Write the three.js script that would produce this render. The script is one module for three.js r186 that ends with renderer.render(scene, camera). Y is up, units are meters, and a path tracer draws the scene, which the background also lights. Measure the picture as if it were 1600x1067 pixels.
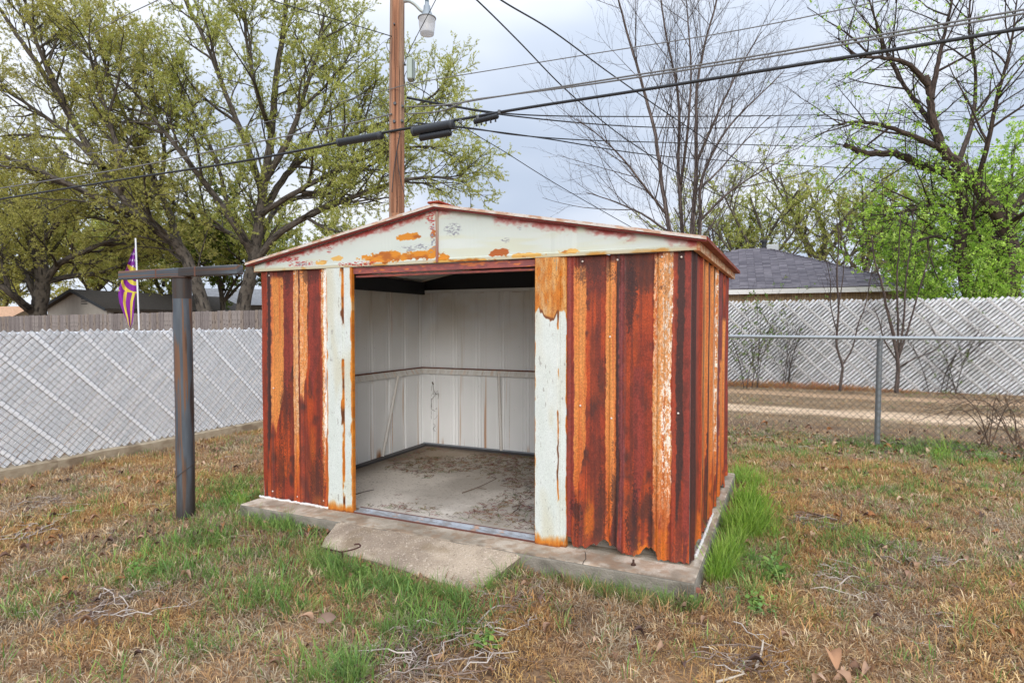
import * as THREE from 'three';
import { mergeGeometries } from 'three/addons/utils/BufferGeometryUtils.js';
import { RoundedBoxGeometry } from 'three/addons/geometries/RoundedBoxGeometry.js';

// ---------------------------------------------------------------- camera, sky, sun, exposure
const V = (x, y, z) => new THREE.Vector3(x, y, z);
const EYE = 1.42, FOCAL = 944, PITCH = -1.65 * Math.PI / 180;
const scene = new THREE.Scene();
const camera = new THREE.PerspectiveCamera(2 * Math.atan(533.5 / FOCAL) * 180 / Math.PI, 1600 / 1067, 0.05, 1500);
camera.position.set(0, EYE, 0);
camera.rotation.set(PITCH, 0, 0);
scene.add(camera);
const renderer = new THREE.WebGLRenderer({ antialias: true });
renderer.setSize(1024, 682);
renderer.toneMapping = THREE.LinearToneMapping;
renderer.toneMappingExposure = 1.24;
renderer.shadowMap.enabled = true;

// seeded noise
function rng(seed) { let a = seed >>> 0; return () => { a = (a + 0x6d2b79f5) | 0; let t = Math.imul(a ^ (a >>> 15), 1 | a); t = (t + Math.imul(t ^ (t >>> 7), 61 | t)) ^ t; return ((t ^ (t >>> 14)) >>> 0) / 4294967296; }; }
function hash(x, y, s) { let h = Math.imul(x, 374761393) ^ Math.imul(y, 668265263) ^ Math.imul(s + 11, 1274126177); h = Math.imul(h ^ (h >>> 13), 1274126177); return ((h ^ (h >>> 16)) >>> 0) / 4294967296; }
function noise(x, y, s = 0) {
  const ix = Math.floor(x), iy = Math.floor(y), fx = x - ix, fy = y - iy, u = fx * fx * (3 - 2 * fx), v = fy * fy * (3 - 2 * fy);
  const a = hash(ix, iy, s), b = hash(ix + 1, iy, s), c = hash(ix, iy + 1, s), d = hash(ix + 1, iy + 1, s);
  return a + (b - a) * u + (c - a) * v + (a - b - c + d) * u * v;
}
function fbm(x, y, s = 0, o = 4) { let t = 0, a = 0.5, n = 0; for (let i = 0; i < o; i++) { t += a * noise(x, y, s + i * 17); n += a; a *= 0.5; x = x * 2.03 + 7.1; y = y * 2.03 + 3.7; } return t / n; }
// noise that repeats with period p (whole cells)
function tnoise(x, y, p, s = 0) {
  const ix = Math.floor(x), iy = Math.floor(y), fx = x - ix, fy = y - iy, u = fx * fx * (3 - 2 * fx), v = fy * fy * (3 - 2 * fy), m = (k) => ((k % p) + p) % p;
  const a = hash(m(ix), m(iy), s), b = hash(m(ix + 1), m(iy), s), c = hash(m(ix), m(iy + 1), s), d = hash(m(ix + 1), m(iy + 1), s);
  return a + (b - a) * u + (c - a) * v + (a - b - c + d) * u * v;
}
function tfbm(u, v, p, s = 0, o = 4) { let t = 0, a = 0.5, n = 0; for (let i = 0; i < o; i++) { t += a * tnoise(u * p, v * p, p, s + i * 13); n += a; a *= 0.55; p *= 2; } return t / n; }
const clamp = (x, a = 0, b = 1) => Math.min(b, Math.max(a, x));
const ss = (a, b, x) => { const t = clamp((x - a) / (b - a)); return t * t * (3 - 2 * t); };
const mix = (a, b, t) => a + (b - a) * t;
const mix3 = (a, b, t) => [a[0] + (b[0] - a[0]) * t, a[1] + (b[1] - a[1]) * t, a[2] + (b[2] - a[2]) * t];

// overcast sky: brighter overhead than at the horizon, soft cloud bands
{
  const W = 1024, H = 512, data = new Float32Array(W * H * 4);
  for (let r = 0; r < H; r++) for (let c = 0; c < W; c++) {
    const up = ((r + 0.5) / H - 0.5) * Math.PI, ro = ((c + 0.5) / W - 0.5) * 2 * Math.PI, y = Math.sin(up), k = 1 / (Math.max(y, 0) + 0.16);
    const x = Math.cos(ro) * Math.cos(up) * k, z = Math.sin(ro) * Math.cos(up) * k;
    const n = fbm(x * 1.25 + 3.1, z * 1.25 + 9.4, 5, 5), n2 = fbm(x * 0.35 + 13, z * 0.35 + 2, 31, 4), cloud = ss(0.3, 0.72, 0.6 * n + 0.4 * n2);
    const e = Math.max(y, 0), L = (0.73 + 0.02 * e + 0.42 * e * e + 3.4 * Math.max(0, e - 0.45) ** 2) * (0.75 + 0.43 * cloud), i = (r * W + c) * 4;
    const tint = mix3([0.82, 0.96, 1.2], [0.975, 0.997, 1.045], cloud);
    for (let q = 0; q < 3; q++) data[i + q] = (y < 0 ? 0.32 : 1) * L * tint[q];
    data[i + 3] = 1;
  }
  const sky = new THREE.DataTexture(data, W, H, THREE.RGBAFormat, THREE.FloatType);
  sky.mapping = THREE.EquirectangularReflectionMapping; sky.magFilter = THREE.LinearFilter; sky.needsUpdate = true;
  scene.background = sky; scene.environment = sky;
}
const sun = new THREE.DirectionalLight(new THREE.Color(1, 0.965, 0.91), 1.5);
sun.position.set(1, 6.3, 15); sun.target.position.set(0, 0, -5); sun.castShadow = true; sun.shadow.radius = 55;
sun.shadow.mapSize.set(2048, 2048);
Object.assign(sun.shadow.camera, { left: -22, right: 22, top: 22, bottom: -22, near: 1, far: 90 });
scene.add(sun, sun.target);

// ---------------------------------------------------------------- helpers
const YAW = 24.7 * Math.PI / 180, CS = Math.cos(YAW), SN = Math.sin(YAW), O = V(-1.835, 0, -4.43);
// yard axes: s along the shed's front (to the right), n out of its front towards the viewer
const Y = (s, y, n) => V(O.x + CS * s - SN * n, y, O.z + SN * s + CS * n);
const toYard = (p) => { const x = p.x - O.x, z = p.z - O.z; return [x * CS + z * SN, -x * SN + z * CS]; };
const ray = (px, py) => { const d = V((px - 800) / FOCAL, -(py - 533.5) / FOCAL, -1); return d.applyAxisAngle(V(1, 0, 0), PITCH); };
const at = (px, py, depth) => { const d = ray(px, py); return d.multiplyScalar(depth / -d.z).add(V(0, EYE, 0)); };
const gAt = (px, py, y = 0) => { const d = ray(px, py); return d.multiplyScalar((y - EYE) / d.y).add(V(0, EYE, 0)); };
const nPlane = (px, py, n0) => { const d = ray(px, py), o = toYard(V(0, EYE, 0)), e = toYard(V(d.x, 0, d.z)), q = toYard(V(0, 0, 0)); const dn = e[1] - q[1]; return d.multiplyScalar((n0 - o[1]) / dn).add(V(0, EYE, 0)); };
const sOf = (px, n0 = 0, py = 600) => toYard(nPlane(px, py, n0))[0];

const used = {};
function numbered(name) { const k = used[name] = (used[name] ?? -1) + 1; return k ? `${name}_${String(k).padStart(3, '0')}` : name; }
function tag(o, label, category, group, kind) { if (label) o.userData.label = label; if (category) o.userData.category = category; if (group) o.userData.group = group; if (kind) o.userData.kind = kind; return o; }
function thing(name, label, category, pos, turn = 0, group) {
  const o = new THREE.Group(); o.name = numbered(name); if (pos) o.position.copy(pos); o.rotation.y = turn; scene.add(o); return tag(o, label, category, group);
}
function mesh(name, geo, mat, parent) {
  const m = new THREE.Mesh(geo, mat); m.castShadow = m.receiveShadow = true; m.name = parent ? name : numbered(name); (parent ?? scene).add(m); return m;
}
const sRGB = (r, g, b) => new THREE.Color().setRGB(r / 255, g / 255, b / 255, THREE.SRGBColorSpace);
const mat = (c, rough = 0.8, o = {}) => new THREE.MeshStandardMaterial({ color: Array.isArray(c) ? sRGB(...c) : c, roughness: rough, side: THREE.DoubleSide, ...o });
const WHITE = new THREE.Color(1, 1, 1);
function tex(W, H, f, color = true, repeat = true) {
  const d = new Uint8Array(W * H * 4);
  for (let y = 0; y < H; y++) for (let x = 0; x < W; x++) {
    const c = f((x + 0.5) / W, (y + 0.5) / H), i = (y * W + x) * 4;
    if (color) { d[i] = clamp(c[0], 0, 255); d[i + 1] = clamp(c[1], 0, 255); d[i + 2] = clamp(c[2], 0, 255); } else d[i] = d[i + 1] = d[i + 2] = clamp(c * 255, 0, 255);
    d[i + 3] = 255;
  }
  const t = new THREE.DataTexture(d, W, H); t.magFilter = THREE.LinearFilter; if (color) t.colorSpace = THREE.SRGBColorSpace;
  t.wrapS = t.wrapT = repeat ? THREE.RepeatWrapping : THREE.ClampToEdgeWrapping; t.needsUpdate = true; return t;
}
// collects tubes, boxes and quads into one geometry
class MB {
  constructor() { this.p = []; this.u = []; this.i = []; this.n = []; }
  get count() { return this.p.length / 3; }
  tube(pts, rad, sides = 5, cap = true) {
    const m = pts.length; let nx = null; const b0 = this.count; let len = 0;
    for (let k = 0; k < m; k++) {
      const a = pts[Math.max(0, k - 1)], b = pts[Math.min(m - 1, k + 1)]; let tx = b.x - a.x, ty = b.y - a.y, tz = b.z - a.z; const tl = Math.hypot(tx, ty, tz) || 1; tx /= tl; ty /= tl; tz /= tl;
      if (!nx) nx = Math.abs(ty) < 0.9 ? V(-tz, 0, tx) : V(0, tz, -ty);
      const dt = nx.x * tx + nx.y * ty + nx.z * tz; nx = V(nx.x - tx * dt, nx.y - ty * dt, nx.z - tz * dt).normalize();
      const bx = ty * nx.z - tz * nx.y, by = tz * nx.x - tx * nx.z, bz = tx * nx.y - ty * nx.x, r = Array.isArray(rad) ? rad[k] : rad, q = pts[k];
      if (k) len += q.distanceTo(pts[k - 1]);
      for (let j = 0; j <= sides; j++) {
        const an = j / sides * Math.PI * 2, c = Math.cos(an), s = Math.sin(an), X = nx.x * c + bx * s, Yy = nx.y * c + by * s, Z = nx.z * c + bz * s;
        this.p.push(q.x + X * r, q.y + Yy * r, q.z + Z * r); this.n.push(X, Yy, Z); this.u.push(j / sides, len);
      }
    }
    for (let k = 0; k < m - 1; k++) for (let j = 0; j < sides; j++) { const a = b0 + k * (sides + 1) + j, c = a + sides + 1; this.i.push(a, a + 1, c, a + 1, c + 1, c); }
    if (cap && sides > 3) for (const k of [0, m - 1]) {
      const c = this.count, q = pts[k], o = pts[k ? m - 2 : 1], d = q.clone().sub(o).normalize(), st = b0 + k * (sides + 1);
      this.p.push(q.x, q.y, q.z); this.n.push(d.x, d.y, d.z); this.u.push(0.5, len);
      for (let j = 0; j < sides; j++) k ? this.i.push(c, st + j, st + j + 1) : this.i.push(c, st + j + 1, st + j);
    }
    return this;
  }
  quad(a, b, c, d, uv = [0, 0, 1, 0, 1, 1, 0, 1]) {
    const b0 = this.count, n = b.clone().sub(a).cross(d.clone().sub(a)).normalize();
    for (const q of [a, b, c, d]) { this.p.push(q.x, q.y, q.z); this.n.push(n.x, n.y, n.z); }
    this.u.push(...uv); this.i.push(b0, b0 + 1, b0 + 2, b0, b0 + 2, b0 + 3); return this;
  }
  tri(a, b, c) { const b0 = this.count, n = b.clone().sub(a).cross(c.clone().sub(a)).normalize(); for (const q of [a, b, c]) { this.p.push(q.x, q.y, q.z); this.n.push(n.x, n.y, n.z); this.u.push(q.x, q.z); } this.i.push(b0, b0 + 1, b0 + 2); return this; }
  // hexahedron from 8 corners: four below (in order), four above; uv in metres
  hex(c) {
    const f = (a, b, d, e) => { const w = a.distanceTo(b), h = a.distanceTo(e); this.quad(a, b, d, e, [0, 0, w, 0, w, h, 0, h]); };
    f(c[3], c[2], c[1], c[0]); f(c[4], c[5], c[6], c[7]);
    for (let k = 0; k < 4; k++) { const l = (k + 1) % 4; f(c[k], c[l], c[l + 4], c[k + 4]); }
    return this;
  }
  box(x0, x1, y0, y1, z0, z1) { return this.hex([V(x0, y0, z1), V(x1, y0, z1), V(x1, y0, z0), V(x0, y0, z0), V(x0, y1, z1), V(x1, y1, z1), V(x1, y1, z0), V(x0, y1, z0)]); }
  geo() {
    const g = new THREE.BufferGeometry();
    g.setAttribute('position', new THREE.Float32BufferAttribute(this.p, 3)); g.setAttribute('normal', new THREE.Float32BufferAttribute(this.n, 3)); g.setAttribute('uv', new THREE.Float32BufferAttribute(this.u, 2));
    g.setIndex(this.i); return g;
  }
}
function rbox(w, h, d, r = 0.006, x = 0, y = 0, z = 0, seg = 2) { const g = new RoundedBoxGeometry(w, h, d, seg, Math.min(r, w / 2.1, h / 2.1, d / 2.1)); g.translate(x, y, z); return g; }
function curve(pts, n) { return new THREE.CatmullRomCurve3(pts, false, 'centripetal').getPoints(n); }
function inst(name, geo, material, list, parent) { // list of [pos, quaternion, scale, color]
  const m = new THREE.InstancedMesh(geo, material, list.length), M4 = new THREE.Matrix4(), sc = V(1, 1, 1);
  list.forEach(([p, q, s, c], k) => { M4.compose(p, q, Array.isArray(s) ? sc.set(...s) : sc.set(s, s, s)); m.setMatrixAt(k, M4); if (c) m.setColorAt(k, c); });
  m.castShadow = m.receiveShadow = true; m.name = parent ? name : numbered(name); (parent ?? scene).add(m); return m;
}
// ---------------------------------------------------------------- ground
const hump = (x, z) => { const d = Math.hypot(x, z + 6); return (fbm(x * 0.5 + 40, z * 0.5 + 9, 3, 3) - 0.5) * 0.05 * ss(1, 4, d) + (fbm(x * 3 + 5, z * 3, 8, 2) - 0.5) * 0.018; };
function groundY(x, z) {
  const [s, n] = toYard(V(x, 0, z));
  let h = hump(x, z) * ss(-0.3, 0.8, Math.max(Math.abs(s - 1.5) - 1.7, Math.abs(n + 1) - 1.3));
  { const dx = Math.max(-0.06 - s, 0, s - 3.13), dz = Math.max(-2.22 - n, 0, n - 0.205), dd = Math.hypot(dx, dz); h += 0.04 * ss(0.55, 0.02, dd) * (0.6 + 0.8 * fbm(x * 2.2, z * 2.2, 77, 2)); }
  h *= ss(0, 0.5, Math.abs(n + 8.5) - 3.2) * 0.85 + 0.15;
  return h - ss(14, 40, -n) * 0.25;
}
const soilT = tex(1024, 1024, (u, v) => {
  const a = tfbm(u, v, 6, 1, 5), b = tfbm(u, v, 40, 7, 3), g = tnoise(u * 340, v * 340, 340, 4), f = tnoise(u * 150, v * 60, 60, 9);
  let c = mix3([96, 74, 54], [156, 126, 94], ss(0.3, 0.7, 0.55 * a + 0.45 * b));
  c = mix3(c, [160, 122, 78], ss(0.62, 0.9, f) * 0.55); c = mix3(c, [52, 40, 32], ss(0.72, 0.95, g) * 0.6);
  return mix3(c, [172, 150, 122], ss(0.78, 1, tnoise(u * 220, v * 220, 220, 14)) * 0.5);
});
const soilB = tex(512, 512, (u, v) => 0.5 * tfbm(u, v, 24, 2, 3) + 0.5 * tnoise(u * 200, v * 200, 200, 5), false);
soilT.repeat.set(0.4, 0.4); soilB.repeat.set(0.5, 0.5);
const soilM = mat([255, 255, 255], 1, { map: soilT, bumpMap: soilB, bumpScale: 0.012 });
{
  const lines = (a, b, step, far) => { const l = []; for (let x = a; x <= b; x += step) l.push(x); let d = step; for (let x = b; x < far;) { d *= 1.35; x = Math.min(far, x + d); l.push(x); } d = step; for (let x = a; x > -far;) { d *= 1.35; x = Math.max(-far, x - d); l.unshift(x); } return l; };
  const xs = lines(-9, 9, 0.1, 700), zs = lines(-15, 2, 0.1, 700), p = [], u = [], ix = [];
  for (const z of zs) for (const x of xs) { p.push(x, groundY(x, z), z); u.push(x, z); }
  const w = xs.length;
  for (let j = 0; j < zs.length - 1; j++) for (let k = 0; k < w - 1; k++) { const a = j * w + k; ix.push(a, a + w, a + 1, a + 1, a + w, a + w + 1); }
  const g = new THREE.BufferGeometry(); g.setAttribute('position', new THREE.Float32BufferAttribute(p, 3)); g.setAttribute('uv', new THREE.Float32BufferAttribute(u, 2)); g.setIndex(ix); g.computeVertexNormals();
  tag(mesh('ground', g, soilM), 'brown soil of the yard under patchy dry grass', 'ground', null, 'structure');
}
{ // the dirt alley between the two fences
  const aT = tex(1024, 512, (u, v) => { // v across the alley, 0 = yard side (n -5.6), 1 = far fence (n -11.7)
    const n = -5.6 - 6.1 * v, w = (fbm(u * 14, v * 5, 3, 3) - 0.5) * 0.9, e = fbm(u * 60, v * 40, 8, 4), f = noise(u * 700, v * 300, 2);
    let c = mix3([104, 86, 64], [150, 122, 88], e);
    const t1 = ss(0.75, 0.3, Math.abs(n + 7.55 + w)), t2 = ss(0.6, 0.2, Math.abs(n + 10.05 + w * 0.8));
    c = mix3(c, mix3([196, 166, 134], [224, 198, 168], f), clamp(t1 * (0.55 + e * 0.7)));
    c = mix3(c, mix3([176, 140, 106], [200, 168, 134], f), clamp(t2 * (0.45 + e * 0.6)));
    c = mix3(c, [92, 70, 56], ss(-6.3, -5.6, n + w * 0.6) * 0.8);
    return mix3(c, [80, 62, 48], ss(0.75, 1, noise(u * 500, v * 220, 6)) * 0.4);
  });
  const p = [], u = [], ix = [], S = 90, N = 26;
  for (let j = 0; j <= N; j++) for (let k = 0; k <= S; k++) { const s = -36 + 56 * k / S, n = -5.6 - 6.1 * j / N, q = Y(s, 0, n); p.push(q.x, groundY(q.x, q.z) + 0.03 * ss(0, 3, Math.min(j, N - j)) - 0.012, q.z); u.push(k / S * 3, j / N); }
  for (let j = 0; j < N; j++) for (let k = 0; k < S; k++) { const a = j * (S + 1) + k; ix.push(a, a + 1, a + S + 1, a + 1, a + S + 2, a + S + 1); }
  const g = new THREE.BufferGeometry(); g.setAttribute('position', new THREE.Float32BufferAttribute(p, 3)); g.setAttribute('uv', new THREE.Float32BufferAttribute(u, 2)); g.setIndex(ix); g.computeVertexNormals();
  tag(mesh('alley', g, mat([255, 255, 255], 1, { map: aT, bumpMap: soilB, bumpScale: 0.015 })), 'dirt alley with pale sandy wheel tracks behind the wire fence', 'alley', null, 'structure');
}

// ---------------------------------------------------------------- concrete slab and ramp
const SLAB = 0.142;
const concT = tex(1024, 1024, (u, v) => {
  const a = tfbm(u, v, 5, 21, 5), g = tnoise(u * 420, v * 420, 420, 4), h = tnoise(u * 180, v * 180, 180, 24);
  let c = mix3([150, 138, 124], [196, 184, 166], ss(0.28, 0.72, a));
  c = mix3(c, [122, 108, 94], ss(0.7, 1, g) * 0.45); c = mix3(c, [226, 216, 202], ss(0.7, 0.95, h) * 0.7); c = mix3(c, [104, 92, 80], ss(0.78, 0.95, tnoise(u * 260, v * 260, 260, 64)) * 0.55);
  return mix3(c, [128, 112, 84], ss(0.6, 0.8, tfbm(u, v, 9, 77, 3)) * 0.35);
});
const concB = tex(512, 512, (u, v) => 0.55 * tfbm(u, v, 30, 2, 3) + 0.45 * tnoise(u * 230, v * 230, 230, 5), false);
concT.repeat.set(0.8, 0.8); concB.repeat.set(0.9, 0.9);
const concM = mat([244, 236, 230], 0.95, { map: concT, bumpMap: concB, bumpScale: 0.008 });
const rampSideM = mat([196, 190, 180], 0.95, { map: concT, bumpMap: concB, bumpScale: 0.006 });  // same concrete map under a darker tint, for the ramp sides
// stained floor inside
const floorT = tex(768, 768, (u, v) => {
  const a = fbm(u * 5, v * 5, 61, 5), b = fbm(u * 2.4 + 4, v * 2.4, 15, 4), g = noise(u * 260, v * 260, 3);
  let c = mix3([188, 178, 166], [232, 222, 210], ss(0.3, 0.7, a));
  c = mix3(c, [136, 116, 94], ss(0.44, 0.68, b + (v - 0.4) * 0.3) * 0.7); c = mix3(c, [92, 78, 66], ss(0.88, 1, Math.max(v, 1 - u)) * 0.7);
  return mix3(c, [106, 88, 68], ss(0.72, 1, g) * 0.5);
}, true, false);
const yardFrame = (name, label, category) => thing(name, label, category, O.clone(), -YAW);
const L3 = (s, y, n) => V(s, y, n);
{
  const slab = yardFrame('concrete_slab', 'weathered concrete slab under the rusty metal shed', 'slab');
  const X0 = -0.022, X1 = 3.11, Z0 = -2.22, Z1 = 0.205, nx = 90, nz = 60, p = [], u = [], ix = [], r = rng(3);
  // a rounded and slightly chipped block: rings of an outline going down, then the top as a grid
  const body = new RoundedBoxGeometry(X1 - X0, SLAB + 0.2, Z1 - Z0, 3, 0.016); body.translate((X0 + X1) / 2, SLAB - (SLAB + 0.2) / 2, (Z0 + Z1) / 2);
  { const P = body.attributes.position, U = body.attributes.uv; for (let k = 0; k < P.count; k++) { const N = body.attributes.normal; const ax = Math.abs(N.getX(k)), ay = Math.abs(N.getY(k)); U.setXY(k, ay > 0.7 ? (P.getX(k) - X0) / (X1 - X0) : ax > 0.7 ? P.getZ(k) : P.getX(k), ay > 0.7 ? (P.getZ(k) - Z0) / (Z1 - Z0) : P.getY(k)); } }
  const topT = tex(1280, 960, (u, v) => { const x = X0 + u * (X1 - X0), z = Z0 + v * (Z1 - Z0), g = noise(x * 330, z * 330, 4), h = noise(x * 150, z * 150, 9); let c = mix3([158, 145, 128], [206, 192, 174], ss(0.28, 0.72, fbm(x * 5, z * 5, 6, 5))); c = mix3(c, [128, 112, 96], ss(0.68, 1, g) * 0.5); c = mix3(c, [226, 216, 202], ss(0.76, 1, h) * 0.5); c = mix3(c, [112, 96, 78], ss(0.5, 0.72, fbm(x * 8 + 3, z * 8, 17, 3)) * 0.45); const foot = Math.max(ss(0.09, 0.0, z) * ss(-0.01, 0.01, z), ss(3.13, 3.06, x)); c = mix3(c, [146, 112, 84], foot * ss(0.42, 0.7, fbm(x * 22, z * 22, 23, 4)) * 0.4); c = mix3(c, [92, 78, 64], ss(0.035, 0.0, Math.min(x - X0, X1 - x, Z1 - z)) * ss(0.45, 0.7, fbm(x * 20, z * 20, 31, 3)) * 0.6); const ck = Math.abs(z - 0.02 - 0.1 * (x - 2.55) - 0.03 * (fbm(x * 20, 4, 3, 3) - 0.5)); return mix3(c, [62, 54, 46], ss(0.004, 0.001, Math.abs(x - 2.47 - 0.03 * fbm(z * 14, 2, 5, 3) - z * 0.2)) * ss(0.02, 0.05, z) * 0.9); }, true, false); const topM = mat([255, 255, 255], 0.95, { map: topT, bumpMap: concB, bumpScale: 0.005 });
  const sideT = tex(512, 256, (u, v) => { const m = fbm(u * 30, v * 10, 4, 4), g = noise(u * 300, v * 90, 3); let c = mix3([118, 112, 102], [158, 150, 138], m); c = mix3(c, [84, 80, 70], ss(0.5, 0.7, fbm(u * 12, v * 4, 9, 3)) * 0.6); return mix3(c, [186, 176, 160], ss(0.8, 1, g) * 0.4); }); sideT.repeat.set(0.5, 2.5); const sideM = mat([255, 255, 255], 0.95, { map: sideT, bumpMap: concB, bumpScale: 0.006 });
  mesh('block', body, [sideM, sideM, topM, sideM, sideM, sideM], slab);
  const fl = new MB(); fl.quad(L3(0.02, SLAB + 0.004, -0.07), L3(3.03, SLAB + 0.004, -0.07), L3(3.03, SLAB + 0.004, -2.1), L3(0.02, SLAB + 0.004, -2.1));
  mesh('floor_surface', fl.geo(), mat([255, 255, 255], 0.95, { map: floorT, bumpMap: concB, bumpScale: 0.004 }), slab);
  const bolt = new THREE.LatheGeometry([[0, 0.03], [0.006, 0.03], [0.006, 0.008], [0.012, 0.008], [0.014, 0], [0, 0]].map((q) => new THREE.Vector2(...q)), 8); bolt.translate(2.78, SLAB, 0.11);
  mesh('anchor_bolt', bolt, mat([70, 44, 34], 0.8), slab);
}
{
  const ramp = yardFrame('concrete_ramp', 'rough concrete ramp sloping from the shed doorway into the grass', 'ramp');
  const A = [L3(0.85, SLAB - 0.006, 0.2), L3(2.17, SLAB - 0.006, 0.2), L3(2.04, 0.03, 0.5), L3(0.93, 0.075, 0.43)];
  const NX = 60, NZ = 26, p = [], u = [], ix = []; const bil = (a, b) => { const t = A[0].clone().lerp(A[1], a), q = A[3].clone().lerp(A[2], a); return t.lerp(q, b); };
  const pt = (a, b, down) => { const q = bil(a, b), ed = Math.min(a, 1 - a, 1 - b), k = (fbm(q.x * 9, q.z * 9, 4, 3) - 0.5); q.y += k * 0.008 - 0.012 * (1 - ss(0, 0.03, ed)); if (ed < 0.001) { q.x += (noise(q.x * 17, q.z * 17, 2) - 0.5) * 0.014; q.z += (noise(q.x * 17, q.z * 17 + 9, 3) - 0.5) * 0.02; } if (down) q.y = -0.1; return q; };
  for (let j = 0; j <= NZ; j++) for (let k = 0; k <= NX; k++) { const q = pt(k / NX, j / NZ); p.push(q.x, q.y, q.z); u.push(q.x, q.z); }
  for (let j = 0; j < NZ; j++) for (let k = 0; k < NX; k++) { const a = j * (NX + 1) + k; ix.push(a, a + NX + 1, a + 1, a + 1, a + NX + 1, a + NX + 2); }
  const g = new THREE.BufferGeometry(); g.setAttribute('position', new THREE.Float32BufferAttribute(p, 3)); g.setAttribute('uv', new THREE.Float32BufferAttribute(u, 2)); g.setIndex(ix); g.computeVertexNormals();
  const side = new MB(), edge = []; for (let j = 0; j <= NZ; j++) edge.push([0, j / NZ]); for (let k = 1; k <= NX; k++) edge.push([k / NX, 1]); for (let j = NZ - 1; j >= 0; j--) edge.push([1, j / NZ]);
  for (let k = 0; k < edge.length - 1; k++) { const a = pt(...edge[k]), b = pt(...edge[k + 1]); side.quad(pt(...edge[k], true), pt(...edge[k + 1], true), b, a, [k * 0.02, 0, k * 0.02 + 0.02, 0, k * 0.02 + 0.02, 0.1, k * 0.02, 0.1]); }
  mesh('ramp_surface', g, concM, ramp); mesh('ramp_side', side.geo(), rampSideM, ramp);
  // bent iron hook standing at the ramp's left corner
  const hk = thing('iron_hook', 'thin rusty bent iron rod at the front left edge of the ramp', 'rod');
  const rod = new MB(), h = (px, py, y) => gAt(px, py, y);
  const b = h(508, 858, 0.07), m = h(534, 862, 0.1), t = h(556, 857, 0.12);
  rod.tube(curve([b, m.clone().lerp(b, 0.4), m, t, h(563, 853, 0.125), h(560, 850, 0.13), h(553, 851, 0.128)], 20), 0.0045, 6);
  mesh('bent_rod', rod.geo(), mat([74, 44, 36], 0.85), hk);
  const st = new MB(); st.tube([h(536, 884, -0.02), m], 0.004, 6); mesh('stem', st.geo(), mat([84, 54, 42], 0.85), hk);
}

// ---------------------------------------------------------------- the rusty shed
const shed = yardFrame('metal_shed', 'rusty open metal garden shed with white gable and door posts', 'shed');
const W0 = 3.05, D0 = 2.12, TOP = 1.80;
const RUST = { red: [150, 56, 30], brown: [108, 46, 32], dark: [68, 38, 34], maroon: [136, 54, 42], purple: [122, 60, 58], orange: [216, 140, 72], tan: [214, 150, 92], bright: [226, 122, 30], white: [240, 232, 222], black: [44, 28, 32] };
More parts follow.
